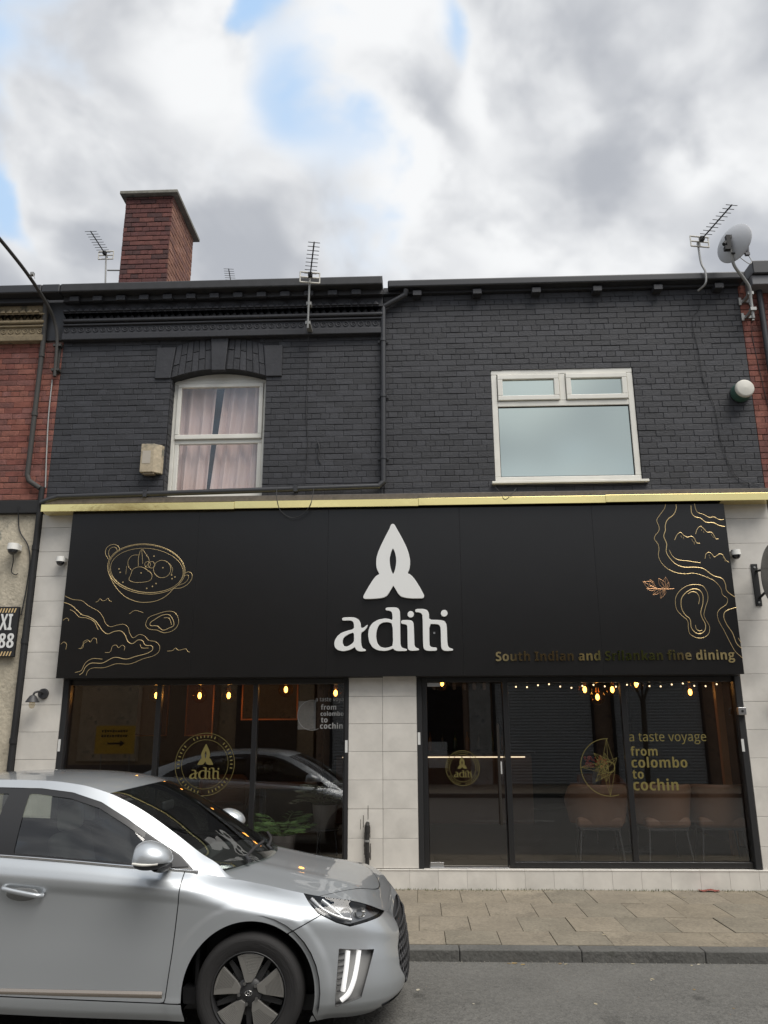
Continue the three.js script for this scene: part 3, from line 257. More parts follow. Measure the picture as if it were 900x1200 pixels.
  lay(c, new THREE.Matrix4().makeRotationY(-Math.PI / 2).setPosition(cx0, 0, 0), cz0, cz1, cy0, cy1, sootBrick, { course: 0.0785, most: 0, deep: 0.016, share: 'rear_brickwork' });
  mesh('capping', metreUV(rb(cx0 - 0.075, cx1 + 0.085, cy1, cy1 + 0.055, cz0 - 0.08, cz1 + 0.08, 0.01)), M([0.30, 0.29, 0.25], 0.9, { map: stoneMap }), c);
}
// curtains behind the sash window
{
  const sheer = P([0.84, 0.66, 0.60], 0.95, { transmission: 0.25, thickness: 0, sheen: 0.3 });
  const panel = (xa0, xa1, xb0, xb1, folds, ph) => { // top edge xa0..xa1, bottom xb0..xb1
    const nx = 90, ny = 24, g = new THREE.PlaneGeometry(1, 1, nx, ny), p = g.attributes.position;
    for (let i = 0; i < p.count; i++) { const u = p.getX(i) + 0.5, v = p.getY(i) + 0.5, x = (xb0 + (xa0 - xb0) * v) * (1 - u) + (xb1 + (xa1 - xb1) * v) * u; const w = u * folds * 6.283 + ph + Math.sin(v * 2.1 + u * 5) * 0.5; p.setXYZ(i, x + Math.sin(w * 0.5) * 0.01, 4.30 + v * 1.56, -0.30 + Math.sin(w) * 0.032 + Math.sin(w * 2.3 + 1) * 0.010 * (1.3 - v)); }
    g.computeVertexNormals(); return g;
  };
  const c1 = mesh('curtain', panel(-3.02, -2.50, -3.02, -2.575, 3.2, 0.4), sheer); tag(c1, 'pale pink curtain hanging straight beside the grey gap in the arched window', 'curtain');
  const c2 = mesh('curtain', panel(-2.415, -1.82, -2.555, -1.82, 4.2, 1.4), sheer); tag(c2, 'pale pink curtain sweeping diagonally across the arched window', 'curtain');
  const rod_ = mesh('curtain_pole', rod([-3.02, 5.87, -0.34], [-1.83, 5.87, -0.34], 0.012), mats.offwhite); tag(rod_, 'pale curtain pole across the top of the arched window', 'curtain pole');
}
// ---- right house, painted, plain eaves
{
  const h = thing('terraced_house', 'black painted brick house with wide white-framed upper window', 'house', [0, 0, 0]);
  const x0 = -0.355, x1 = 4.10, a = 0.965, b = 2.70, c = 4.43, d = 5.90;
  wallWith(x0, x1 + 0.001, 4.29, 7.0, [[[a, c], [b, c], [b, d], [a, d]]], 0.25, -0.0065, mortarDark, h);
  lay(h, I4, x0, x1, 4.30, 6.95, paint, { gaps: (y) => (y > c && y < d ? [[a, b]] : []) });
  const eg = mesh('gutter', metreUV(merged([rb(x0 + 0.06, x1 + 0.05, 6.985, 7.085, 0.0, 0.16, 0.02), bb(x0, x1, 6.95, 6.984, -0.05, 0.05)])), mats.pipe, h);
  for (const x of [0.075, 0.83, 1.57, 2.33, 3.08, 3.83]) mesh('rafter_end', metreUV(rb(x - 0.055, x + 0.055, 6.885, 6.955, 0.0, 0.12, 0.006)), paintTrim, h);
  houseShell(h, x0 + 0.001, x1, mortarDark);
  const w = new THREE.Group(); w.name = 'window'; h.add(w); const z = -0.012;
  winFrame(w, a + 0.004, b - 0.004, c + 0.004, d - 0.004, z, 0.07, 0.07, upvc);
  mesh('transom', metreUV(rb(a + 0.075, b - 0.075, 5.405, 5.475, z - 0.06, z - 0.002, 0.008)), upvc, w); mesh('mullion', metreUV(rb(1.80, 1.875, 5.476, d - 0.075, z - 0.06, z - 0.002, 0.008)), upvc, w);
  const mirror = P([0.55, 0.62, 0.585], 0.10, { metalness: 1 });
  for (const [xa, xb] of [[a + 0.08, 1.795], [1.88, b - 0.08]]) { const s = new THREE.Group(); s.name = 'top_light'; w.add(s); winFrame(s, xa, xb, 5.48, d - 0.08, z + 0.022, 0.062, 0.045, upvc, 'sash_frame'); mesh('pane', bb(xa + 0.063, xb - 0.063, 5.544, d - 0.144, z - 0.02, z - 0.012), mirror, s); }
  mesh('pane', bb(a + 0.0755, b - 0.0755, c + 0.0755, 5.404, z - 0.035, z - 0.025), mirror, w);
  mesh('gasket', merged([bb(a + 0.0745, b - 0.0745, c + 0.0745, c + 0.082, z - 0.024, z - 0.012), bb(a + 0.0745, b - 0.0745, 5.397, 5.4045, z - 0.024, z - 0.012), bb(a + 0.0745, a + 0.081, c + 0.082, 5.397, z - 0.024, z - 0.012), bb(b - 0.081, b - 0.0745, c + 0.082, 5.397, z - 0.024, z - 0.012)]), mats.rubber, w);
  mesh('window_sill', metreUV(rb(a - 0.04, b + 0.06, c - 0.028, c + 0.003, -0.08, 0.06, 0.006)), upvc, w);
}
// ---- neighbours
{
  const h = thing('terraced_house', 'weathered red brick house with pale stone cornice and rendered ground floor', 'house', [0, 0, 0]);
  const x0 = -9.5, x1 = -4.452;
  wallWith(x0, x1, 4.29, 6.9, [], 0.25, -0.008, mortar, h);
  lay(h, I4, x0, x1, 4.30, 6.40, redBrick, { pick: (c) => (c.x < -5.6 ? 50 : 0), deep: 0.011 });
  wallWith(x0, x1 - 0.04, -0.02, 4.12, [], 0.25, 0.0, renderWall, h, 'rendered_wall');
  mesh('fascia_strip', metreUV(rb(x0, x1 - 0.012, 4.121, 4.285, -0.05, 0.06, 0.01)), mats.black, h);
  cornice(h, x0, x1 - 0.24, stone, mats.pipe, false);
  mesh('eaves_gutter', metreUV(merged([rb(x1 - 0.239, x1 - 0.001, 6.965, 7.085, 0.06, 0.27, 0.02), bb(x1 - 0.239, x1 - 0.001, 6.42, 6.964, -0.05, 0.02)])), mats.pipe, h);
  houseShell(h, x0, x1 - 0.001, mortar);
}
{
  const h = thing('terraced_house', 'red brick house beyond the satellite dish with dark box gutter', 'house', [0, 0, 0]);
  const x0 = 4.102, x1 = 9.0;
  wallWith(x0, x1, 4.29, 7.02, [], 0.25, -0.010, mortarSoot, h);
  lay(h, I4, x0, 4.75, 4.30, 6.98, redBrick, { deep: 0.011 }); lay(h, I4, 4.75, x1, 4.30, 6.98, redBrick, { most: 0, deep: 0.011 });
  mesh('gutter', metreUV(rb(4.2, x1, 6.99, 7.17, 0.0, 0.26, 0.015)), mats.pipe, h); mesh('soffit', metreUV(rb(4.19, x1, 6.86, 6.985, 0.0, 0.22, 0.01)), M([0.16, 0.16, 0.17], 0.5), h);
  wallWith(4.14, x1, -0.02, 4.28, [], 0.25, -0.002, renderWall, h, 'rendered_wall');
  houseShell(h, x0 + 0.001, x1, mortarSoot);
  const dp = mesh('downpipe', pipe([[4.33, 6.9, 0.06], [4.33, 4.4, 0.06]], 0.035), mats.pipe, h);
}
// far ridge with pots peeping over the eaves
{
  const c = thing('chimney_stack', 'small distant brick stack with clay pots just above the lower eaves', 'chimney', [-0.15, 0, -14]);
  mesh('stack', metreUV(bb(-0.3, 0.35, 6.5, 15.2, -0.3, 0.3)), sootBrick[1], c);
  for (const x of [-0.17, 0.05, 0.24]) mesh('pot', lathe([[0.09, 15.2], [0.075, 15.5], [0.1, 15.52], [0.1, 15.58], [0.05, 15.58]], 14).translate(x, 0, 0), redBrick[1], c);
}
// ---------------------------------------------------------------- shopfront
const tileMap = tex(512, 512, (u, v) => { const a = tnoise(u, v, 5, 6, 22.2), b = tnoise(u, v, 30, 4, 25.2); const k = 0.78 + (a - 0.5) * 0.5 + (b - 0.5) * 0.10; return [k, k * 0.985, k * 0.965]; });
const tileMats = [[0, 0, 1], [0.37, 0.21, 0.97], [0.71, 0.52, 1.03], [0.13, 0.77, 0.99]].map(([a, b, k]) => { const t = tileMap.clone(); t.offset.set(a, b); t.needsUpdate = true; return P([0.80 * k, 0.775 * k, 0.725 * k], 0.42, { map: t, clearcoat: 0.12, clearcoatRoughness: 0.4 }); });
const grout = M([0.25, 0.245, 0.235], 0.9);
const SF = thing('shopfront', 'dark glazed restaurant shopfront between pale grey tiled pillars', 'shopfront');
{
  const H = 0.2947;
  function pillar(x0, x1, cols, y0, y1, anchor) {
    const g = new THREE.Group(); g.name = 'pillar'; SF.add(g);
    mesh('core', bb(x0, x1, y0, y1, -0.25, -0.011), grout, g);
    const rows = []; let y = anchor; while (y < y1 - 0.02) { rows.push([Math.max(y, y0), Math.min(y + H, y1)]); y += H; }
    const step = (x1 - x0) / cols;
    for (const [a, b] of rows) { if (b - a < 0.03) continue; for (let c = 0; c < cols; c++) mesh('tile', metreUV(rb(x0 + c * step + 0.0015, x0 + (c + 1) * step - 0.0015, a + 0.0015, b - 0.0015, -0.010, rr(-0.001, 0.001), 0.0025), 1, rnd() * 4, rnd() * 4), tileMats[Math.floor(rnd() * 4)], g); for (const [xe, s] of [[x0, -1], [x1, 1]]) if ((s < 0 && x0 > -1 || s > 0 && x1 < 0.1 ) || (x0 > 3 && s < 0) || (x1 < -3 && s > 0)) mesh('tile', metreUV(rb(Math.min(xe, xe - s * 0.0) - (s < 0 ? 0.011 : -0.001), xe + (s < 0 ? -0.001 : 0.011), a + 0.0015, b - 0.0015, -0.11, -0.0105, 0.002), 1, rnd() * 4, 0), tileMats[Math.floor(rnd() * 4)], g); }
  }
  pillar(-4.465, -4.005, 1, 0.0, 4.12, 0.0245 - 0.2);
  pillar(-0.757, -0.004, 2, 0.195, 2.4, 0.195); pillar(3.555, 4.10, 1, 0.0, 4.16, 0.0245 - 0.2);
  // tiled step: top nosing and riser tiles
  const st = new THREE.Group(); st.name = 'step'; SF.add(st);
  mesh('core', bb(-4.0, 4.09, -0.05, 0.178, -0.25, 0.012), grout, st);
  for (let x = -4.0, k = 0; x < 4.08; x += 0.30, k++) { const e = Math.min(x + 0.2985, 4.09); mesh('riser_tile', metreUV(rb(x, e, -0.02, 0.1785, 0.0125, 0.022 + rr(-0.001, 0.001), 0.002), 1, rnd() * 4, rnd() * 4), tileMats[k % 4], st); mesh('tread_tile', metreUV(rb(x, e, 0.179, 0.19, -0.24, 0.026, 0.002), 1, rnd() * 4, rnd() * 4), tileMats[(k + 2) % 4], st); }
  // frames
  const fz0 = -0.13, fz1 = -0.05, top = 2.165;
  const win = (name, x0, x1, y0, mull) => {
    const g = new THREE.Group(); g.name = name; SF.add(g);
    mesh('frame', merged([rb(x0, x0 + 0.06, y0, top, fz0, fz1, 0.004), rb(x1 - 0.06, x1, y0, top, fz0, fz1, 0.004), rb(x0 + 0.06, x1 - 0.06, top - 0.06, top, fz0, fz1 - 0.002, 0.004), rb(x0 + 0.06, x1 - 0.06, y0, y0 + 0.055, fz0, fz1 - 0.002, 0.004), ...mull.map((m) => rb(m - 0.028, m + 0.028, y0 + 0.055, top - 0.06, fz0, fz1 - 0.001, 0.004))]), mats.frame, g);
    const e = [x0 + 0.06, ...mull.flatMap((m) => [m - 0.028, m + 0.028]), x1 - 0.06];
    for (let k = 0; k < e.length; k += 2) mesh('pane', bb(e[k] + 0.0005, e[k + 1] - 0.0005, y0 + 0.0555, top - 0.0605, -0.094, -0.090), mats.glass, g);
  };
  win('shop_window', -4.0, -0.76, 0.20, [-2.915, -1.815]);
  win('shop_window', 0.955, 3.552, 0.20, [2.283]);
  // shutter guides beside the openings
  for (const [a, b] of [[-4.003, -3.94], [-0.80, -0.76], [-0.001, 0.055], [3.49, 3.552]]) mesh('shutter_guide', rb(a, b, 0.192, 2.165, -0.049, -0.004, 0.006), mats.black, SF);
  for (const [x, y] of [[-3.985, 1.45], [-0.78, 1.43], [0.018, 1.51], [3.50, 1.43]]) mesh('paper_label', bx(0.028, 0.13, 0.002, x, y, -0.002), M([0.6, 0.6, 0.58], 0.7), SF);
  // door: glass leaf with patch fittings and a long pull
  const d = new THREE.Group(); d.name = 'door'; SF.add(d);
  mesh('door_frame', merged([rb(0.055, 0.112, 0.192, top, fz0, fz1, 0.004), rb(0.112, 0.954, top - 0.05, top, fz0, fz1 - 0.002, 0.004)]), mats.frame, d);
  mesh('leaf', bb(0.118, 0.948, 0.203, top - 0.055, -0.095, -0.085), mats.glass, d);
  mesh('patch_fitting', merged([rb(0.118, 0.26, 0.2, 0.245, -0.1, -0.078, 0.003)]), mats.steel, d); mesh('patch_fitting', merged([rb(0.118, 0.27, 2.07, 2.112, -0.1, -0.078, 0.003)]), mats.steel, d);
  mesh('leaf_edge', merged([bb(0.938, 0.9485, 0.2035, top - 0.056, -0.096, -0.084)]), mats.black, d);
  mesh('pull_handle', [rod([0.885, 0.62, -0.045], [0.885, 1.66, -0.045], 0.015, 16), rod([0.885, 0.78, -0.085], [0.885, 0.78, -0.045], 0.009), rod([0.885, 1.5, -0.085], [0.885, 1.5, -0.045], 0.009)], P([0.10, 0.09, 0.08], 0.3, { metalness: 0.9 }), d);
  mesh('paper_label', bx(0.028, 0.13, 0.002, 0.905, 1.2, -0.083), M([0.6, 0.6, 0.58], 0.7), d);
  mesh('threshold', rb(0.112, 0.954, 0.191, 0.2, -0.14, -0.03, 0.002), mats.steel, d);
  mesh('lintel', bb(-4.0, 3.553, 2.167, 2.42, -0.25, 0.0), mats.dark, SF);
  mesh('upper_backing', bb(-4.0, 3.553, 2.421, 4.12, -0.25, 0.02), mats.dark, SF);
}
// ---------------------------------------------------------------- sign
const font = await new FontLoader().loadAsync('fonts/droid/droid_sans_bold.typeface.json'), fontR = await new FontLoader().loadAsync('fonts/droid/droid_sans_regular.typeface.json');
function chaikin(p, closed = true) { const o = []; for (let i = 0; i < p.length; i++) { const a = p[i], b = p[(i + 1) % p.length]; o.push([a[0] * 0.8 + b[0] * 0.2, a[1] * 0.8 + b[1] * 0.2], [a[0] * 0.2 + b[0] * 0.8, a[1] * 0.2 + b[1] * 0.8]); } return o; }
const logoShape = (k, fx = (p) => p) => { const [o, hole] = LOGO[k]; const s = shapeOf(chaikin(o).map(fx)); if (hole) s.holes.push(new THREE.Path(chaikin(hole).map(fx).map((p) => new THREE.Vector2(...p)))); return s; };
function ribbon(flat, w, closed, z) { // flat line of width w, 2 mm thick, through the points
  const pts = []; for (let i = 0; i < flat.length; i += 2) pts.push(V(flat[i], flat[i + 1], z));
  const c = new THREE.CatmullRomCurve3(pts, !!closed, 'centripetal'), n = Math.max(4, pts.length * 4), g = new THREE.TubeGeometry(c, n, w / 2, 6, !!closed);
  const p = g.attributes.position; for (let i = 0; i < p.count; i++) p.setZ(i, z + (p.getZ(i) - z) * 0.3); g.computeVertexNormals(); return g;
}
function textGeo(str, x0, x1, y, depth, z, f = font) { const g = new TextGeometry(str, { font: f, size: 1, depth: 1, curveSegments: 5, bevelEnabled: false }); g.computeBoundingBox(); const b = g.boundingBox, s = (x1 - x0) / (b.max.x - b.min.x); g.translate(-b.min.x, 0, 0); g.scale(s, s, depth); g.translate(x0, y, z); return g; }
{
  const s = thing('fascia_sign', 'long black restaurant fascia sign with white logo and gold line drawings', 'sign');
  const zf = 0.145, x0 = -4.035, x1 = 3.548, y0 = 2.172, y1 = 4.092;
  const panelTex = tex(256, 256, (u, v) => { const k = 0.85 + (tnoise(u, v, 8, 4, 31) - 0.5) * 0.4; return [k, k, k]; });
  const pm = P([0.0085, 0.008, 0.008], 0.3, { map: panelTex });
  const seams = [x0, -2.52, -1.0, 0.52, 2.04, x1];
  for (let k = 0; k < 5; k++) mesh('panel', metreUV(rb(seams[k] + 0.0006, seams[k + 1] - 0.0006, y0, y1, zf - 0.03, zf + rr(-0.0006, 0.0006), 0.0015)), pm, s);
  mesh('carcass', bb(x0 + 0.01, x1 - 0.01, y0 + 0.01, y1, 0.021, zf - 0.0305), mats.dark, s);
  const goldTrim = P([0.95, 0.80, 0.36], 0.10, { metalness: 1, bumpMap: coarse, bumpScale: 0.0015 });
  for (let k = 0, a = -4.40; k < 4; k++) { const b = [-2.1, 0.05, 2.2, 4.12][k]; mesh('gold_trim', metreUV(rb(a + 0.001, b - 0.001, 4.094 + k * 0.006, 4.183 + k * 0.006, 0.02, 0.205, 0.004)), goldTrim, s); a = b; }
  mesh('flashing', metreUV(rb(-4.42, 4.1, 4.215, 4.287, -0.02, 0.10, 0.008)), M([0.16, 0.14, 0.125], 0.8, { map: stoneMap }), s);
  const wl = P([0.74, 0.74, 0.72], 0.5), logo = new THREE.Group(); logo.name = 'logo'; s.add(logo);
  mesh('emblem', ext(logoShape('emblem'), 0.03, zf + 0.012, 0.003), wl, logo);
  for (const k of ['a', 'd', 'i', 't']) mesh('letter', ext(logoShape(k), 0.028, zf + 0.012, 0.002), wl, logo);
  for (const k of ['dot1', 'dot2']) mesh('letter_dot', ext(logoShape(k), 0.028, zf + 0.012, 0.002), wl, logo);
  mesh('stand_off', ['emblem', 'a', 'd', 'i', 't'].map((k) => { const c = LOGO[k][0], m = c.reduce((p, q) => [p[0] + q[0] / c.length, p[1] + q[1] / c.length], [0, 0]); return bx(0.02, 0.02, 0.012, m[0] + (k === 'a' ? 0.05 : k === 'd' ? 0.1 : 0), m[1] - (k === 'emblem' ? 0.12 : 0), zf + 0.006); }), mats.steel, logo);
  const tl = new THREE.Group(); tl.name = 'tagline'; s.add(tl);
  { // word by word
    const str = 'South Indian and Srilankan fine dining', full = textGeo(str, 0.874, 3.463, 2.328, 0.012, zf + 0.001); full.computeBoundingBox();
    const g0 = new TextGeometry(str, { font, size: 1, depth: 1 }); g0.computeBoundingBox(); const sc = 2.589 / (g0.boundingBox.max.x - g0.boundingBox.min.x), bx0 = g0.boundingBox.min.x;
    const adv = (t) => { let w = 0; for (const ch of t) w += font.data.glyphs[ch].ha; return w / font.data.resolution * (72 / 72); };
    let pre = ''; for (const word of str.split(' ')) { const g = new TextGeometry(word, { font, size: 1, depth: 1, curveSegments: 5, bevelEnabled: false }); g.translate(adv(pre) - bx0, 0, 0); g.scale(sc, sc, 0.012); g.translate(0.874, 2.328, zf + 0.001); mesh('word', g, mats.goldText ??= P([0.95, 0.80, 0.46], 0.07, { metalness: 1 }), tl); pre += word + ' '; }
  }
  const names = { bowl: 'bowl_drawing', coast: 'coast_drawing', hills: 'hill_drawing', waves: 'wave_drawing', island: 'island_drawing', coast_r: 'coast_drawing', hills_r: 'hill_drawing', island_r: 'island_drawing', sprig: 'leaf_sprig_drawing' }, groups = {};
  for (const [w, c, g, f] of ART) (groups[g] ??= []).push(ribbon(f, w / 1450, c, zf + 0.001));
  groups.bowl.push(...ART_DOTS.map(([x, y]) => { const c = new THREE.CylinderGeometry(0.008, 0.008, 0.004, 8); c.rotateX(Math.PI / 2); c.translate(x, y, zf + 0.001); return c; }));
  for (const g in groups) mesh(names[g], groups[g], g === 'sprig' ? P([0.75, 0.42, 0.22], 0.35, { metalness: 0.9 }) : mats.goldLine, s);
}
// ---------------------------------------------------------------- lettering film on the glass
{
  const film = P([0.24, 0.20, 0.07], 0.5, { metalness: 0.6 }), pale = M([0.30, 0.30, 0.29], 0.6), zg = -0.0895;
  function roundel(cx, cy, R, ex, ey, es, ax, ay, as, label) {
    const t = thing('window_decal', label, 'decal');
    const ring = (r, w) => new THREE.RingGeometry(r - w, r, 72).translate(cx, cy, zg + 0.0006);
    mesh('ring', ring(R, 0.005), film, t); mesh('ring', ring(R * 0.785, 0.004), film, t);
    const marks = []; for (let k = 0; k < 46; k++) { if (k % 9 > 6) continue; const a = k / 46 * 6.283, g = new THREE.PlaneGeometry(R * 0.035, R * 0.085); g.rotateZ(a - Math.PI / 2); g.translate(cx + Math.cos(a) * R * 0.89, cy + Math.sin(a) * R * 0.89, zg + 0.0006); marks.push(g); }
    mesh('ring_print', marks, film, t).userData.kind = 'stuff';
    const E = LOGO.emblem[0], mx = 0.5 * (Math.min(...E.map((p) => p[0])) + Math.max(...E.map((p) => p[0]))), my = Math.min(...E.map((p) => p[1]));
    mesh('emblem', new THREE.ShapeGeometry(logoShape('emblem', (p) => [ex + (p[0] - mx) * es, ey + (p[1] - my) * es])).translate(0, 0, zg + 0.0006), film, t);
    const all = ['a', 'd', 'i', 't'].flatMap((k) => LOGO[k][0]), lx = Math.min(...all.map((p) => p[0])), ly = Math.min(...all.map((p) => p[1]));
    mesh('lettering', ['a', 'd', 'i', 't', 'dot1', 'dot2'].map((k) => new THREE.ShapeGeometry(logoShape(k, (p) => [ax + (p[0] - lx) * as, ay + (p[1] - ly) * as])).translate(0, 0, zg + 0.0006)), film, t);
  }
  roundel(-2.359, 1.243, 0.334, -2.354, 1.235, 0.255, -2.526, 1.085, 0.262, 'gold ringed logo on the window above the silver car bonnet');
  { const keep = mats.glass; roundel(0.49, 1.198, 0.185, 0.485, 1.19, 0.15, 0.392, 1.10, 0.153, 'small gold ringed logo on the glass entrance door'); }
  const c = thing('window_decal', 'gold compass and voyage wording on the window before the leather chairs', 'decal');
  const L = (g) => g; const star = [], cx = 2.068, cy = 1.204, R = 0.30;
  const arc = new THREE.RingGeometry(R - 0.006, R, 64, 1, Math.PI * 0.48, Math.PI * 1.12).translate(cx, cy, zg + 0.0006);
  const ray = (a, r, w) => { const o = []; const p = (an, q) => [cx + Math.cos(an) * q, cy + Math.sin(an) * q]; const T = p(a, r), A = p(a + 1.2, w), B = p(a - 1.2, w); for (const [u, v] of [[T, A], [T, B], [T, [cx, cy]]]) { const dx = v[0] - u[0], dy = v[1] - u[1], l = Math.hypot(dx, dy), g = new THREE.PlaneGeometry(l, 0.003); g.rotateZ(Math.atan2(dy, dx)); g.translate((u[0] + v[0]) / 2, (u[1] + v[1]) / 2, zg + 0.0006); o.push(g); } return o; };
  for (let k = 2; k <= 6; k++) star.push(...ray(k * Math.PI / 4, k % 2 ? 0.21 : 0.295, 0.075)); for (let k = 0; k < 8; k++) star.push(...ray(Math.PI * (0.56 + k * 0.125), 0.15, 0.05));
  star.push(...ray(Math.PI * 0.25, 0.14, 0.06));
  mesh('compass', [arc, ...star, new THREE.RingGeometry(0.055, 0.062, 32).translate(cx + 0.01, cy, zg + 0.0006)], film, c);
  const fl = (str, x0, x1, y, f) => textGeo(str, x0, x1, y, 0.0008, zg, f);
  mesh('wording', fl('a taste voyage', 2.315, 3.148, 1.474, fontR), film, c);
  for (const [s, x0, x1, y] of [['from', 2.318, 2.61, 1.323], ['colombo', 2.318, 2.918, 1.199], ['to', 2.318, 2.44, 1.086], ['cochin', 2.318, 2.80, 0.965]]) mesh('wording', fl(s, x0, x1, y), film, c);
  const d = thing('window_decal', 'pale compass and voyage wording on the window beside the tiled centre pillar', 'decal');
  mesh('wording', fl('a taste voya', -1.139, -0.822, 1.916, fontR), pale, d);
  for (const [s, x0, x1, y] of [['from', -1.078, -0.905, 1.824], ['colombo', -1.08, -0.822, 1.757], ['to', -1.075, -1.0, 1.685], ['cochin', -1.084, -0.83, 1.618]]) mesh('wording', fl(s, x0, x1, y), pale, d);
  mesh('compass', [new THREE.RingGeometry(0.161, 0.165, 48, 1, Math.PI * 0.45, Math.PI * 1.2).translate(-1.175, 1.765, zg + 0.0006)], pale, d);
  const q = thing('window_poster', 'square grey printed poster stuck inside the window by the pale wording', 'poster');
  mesh('sheet', bx(0.2, 0.31, 0.002, -1.235, 1.765, -0.100), M([0.16, 0.16, 0.155], 0.7, { map: stoneMap }), q);
}
// ---------------------------------------------------------------- restaurant interior
{
  const room = structure('restaurant_room');
  const wood = M([0.10, 0.055, 0.03], 0.5, { bumpMap: coarse, bumpScale: 0.004 }), wallM = M([0.026, 0.021, 0.017], 0.85, { map: stoneMap }), floorM = P([0.032, 0.028, 0.024], 0.35);
  mesh('floor', bb(-4.2, 4.0, 0.12, 0.19, -6.5, -0.251), floorM, room); mesh('ceiling', bb(-4.2, 4.0, 2.75, 2.85, -6.5, -0.251), M([0.04, 0.038, 0.036], 0.8), room);
  mesh('back_wall', bb(-4.2, 4.0, 0.19, 2.75, -6.6, -6.5), wallM, room); mesh('side_wall', bb(-4.3, -4.2, 0.1, 2.85, -6.6, -0.251), wallM, room); mesh('side_wall', bb(4.0, 4.095, 0.1, 2.85, -6.6, -0.251), wallM, room);
  mesh('bulkhead', bb(-4.19, 3.99, 2.43, 2.74, -0.5, -0.252), mats.dark, room);
  // chairs
  const leather = P([0.085, 0.038, 0.015], 0.65, { bumpMap: grain, bumpScale: 0.004 }), chairLeg = M([0.02, 0.02, 0.02], 0.5);
  function chair() {
    const c = new THREE.Group();
    const n = 40, m = 10, pos = [], idx = [];
    for (let side = 0; side < 2; side++) for (let j = 0; j <= m; j++) for (let i = 0; i <= n; i++) {
      const u = i / n * 2 - 1, v = j / m, a = u * 1.9, edge = Math.abs(u), R = (side ? 0.265 : 0.305) + 0.05 * v, topY = 0.46 + 0.36 * (1 - sstep(0.45, 0.98, edge) * 0.62);
      pos.push(Math.sin(a) * R * 1.0, 0.40 + (topY - 0.40) * v, -Math.cos(a) * R * 0.92 - 0.05 * v * (1 - edge));
    }
    const st = (n + 1) * (m + 1), id = (s, j, i) => s * st + j * (n + 1) + i;
    for (let j = 0; j < m; j++) for (let i = 0; i < n; i++) { idx.push(id(0, j, i), id(0, j + 1, i), id(0, j, i + 1), id(0, j, i + 1), id(0, j + 1, i), id(0, j + 1, i + 1)); idx.push(id(1, j, i), id(1, j, i + 1), id(1, j + 1, i), id(1, j, i + 1), id(1, j + 1, i + 1), id(1, j + 1, i)); }
    for (let i = 0; i < n; i++) { idx.push(id(0, m, i), id(1, m, i), id(0, m, i + 1), id(0, m, i + 1), id(1, m, i), id(1, m, i + 1)); }
    for (let j = 0; j < m; j++) for (const i of [0, n]) idx.push(id(0, j, i), id(1, j, i), id(0, j + 1, i), id(0, j + 1, i), id(1, j, i), id(1, j + 1, i));
    const g = new THREE.BufferGeometry(); g.setAttribute('position', new THREE.Float32BufferAttribute(pos, 3)); g.setIndex(idx); g.computeVertexNormals();
    mesh('back_shell', g, leather, c); mesh('seat_cushion', new RoundedBoxGeometry(0.5, 0.11, 0.5, 4, 0.045).translate(0, 0.42, -0.02), leather, c); mesh('seat_frame', bx(0.44, 0.03, 0.44, 0, 0.355, -0.02), chairLeg, c);
    for (const sx of [-1, 1]) for (const sz of [-1, 1]) mesh('leg', rod([sx * 0.2, 0.36, sz * 0.19 - 0.02], [sx * 0.24, 0, sz * 0.23 - 0.02], 0.011, 8), chairLeg, c);
    return c;
  }
  const proto = chair();
  [[2.02, -0.62, 3.05, 'brown leather tub chair seated behind the gold compass window decal'], [2.72, -0.60, 3.2, 'brown leather tub chair behind the gold window wording'], [3.36, -0.62, 3.0, 'brown leather tub chair tucked against the restaurant side wall'], [2.5, -2.3, 0.2, 'brown leather tub chair across the table from the window'], [-2.6, -2.2, 0.4, 'brown leather tub chair beside the potted palm']].forEach(([x, z, r, l]) => { const c = proto.clone(); c.name = numbered('tub_chair'); c.position.set(x, 0.19, z); c.rotation.y = r; scene.add(c); tag(c, l, 'chair', 'restaurant tub chairs'); });
  const table = (x, z, l) => { const t = thing('dining_table', l, 'table', [x, 0.19, z], 'restaurant tables'); mesh('table_top', rb(-0.65, 0.65, 0.71, 0.75, -0.38, 0.38, 0.01), wood, t); mesh('pedestal', rod([0, 0, 0], [0, 0.71, 0], 0.04), chairLeg, t); mesh('foot', cyl(0.22, 0.24, 0.02, 0, 0.01, 0), chairLeg, t); };
  table(2.6, -1.45, 'dark wood dining table behind the row of leather chairs'); table(-2.0, -1.7, 'dark wood dining table behind the window with the large ringed logo');
  // bar
  const bar = thing('bar_counter', 'dark bar counter with a thin glowing strip under its top', 'bar', [0.3, 0.19, -4.2]);
  mesh('front', bb(-1.6, 1.5, 0, 1.02, -0.3, 0.0), wood, bar); mesh('counter_top', rb(-1.65, 1.55, 1.03, 1.08, -0.36, 0.1, 0.008), mats.black, bar);
  mesh('light_strip', bb(-1.5, 1.4, 0.985, 1.0, 0.002, 0.012), M([1, 0.9, 0.7], 0.5, { emissive: lin(1, 0.82, 0.55), emissiveIntensity: 1.2 }), bar);
  const gr = thing('glass_rack', 'hanging rack of wine glasses above the bar', 'glass rack', [0.3, 2.2, -4.0]);
  mesh('rail', [bb(-0.6, 0.9, 0.25, 0.28, -0.1, 0.1), rod([-0.55, 0.28, 0], [-0.55, 0.36, 0], 0.01), rod([0.85, 0.28, 0], [0.85, 0.36, 0], 0.01)], wood, gr);
  for (let k = 0; k < 9; k++) mesh('wine_glass', lathe([[0.03, 0.24], [0.004, 0.235], [0.004, 0.15], [0.03, 0.12], [0.036, 0.07], [0.028, 0.02]], 14).translate(-0.5 + k * 0.16, 0, 0), P([0.8, 0.75, 0.7], 0.05, { transmission: 0.8, thickness: 0 }), gr);
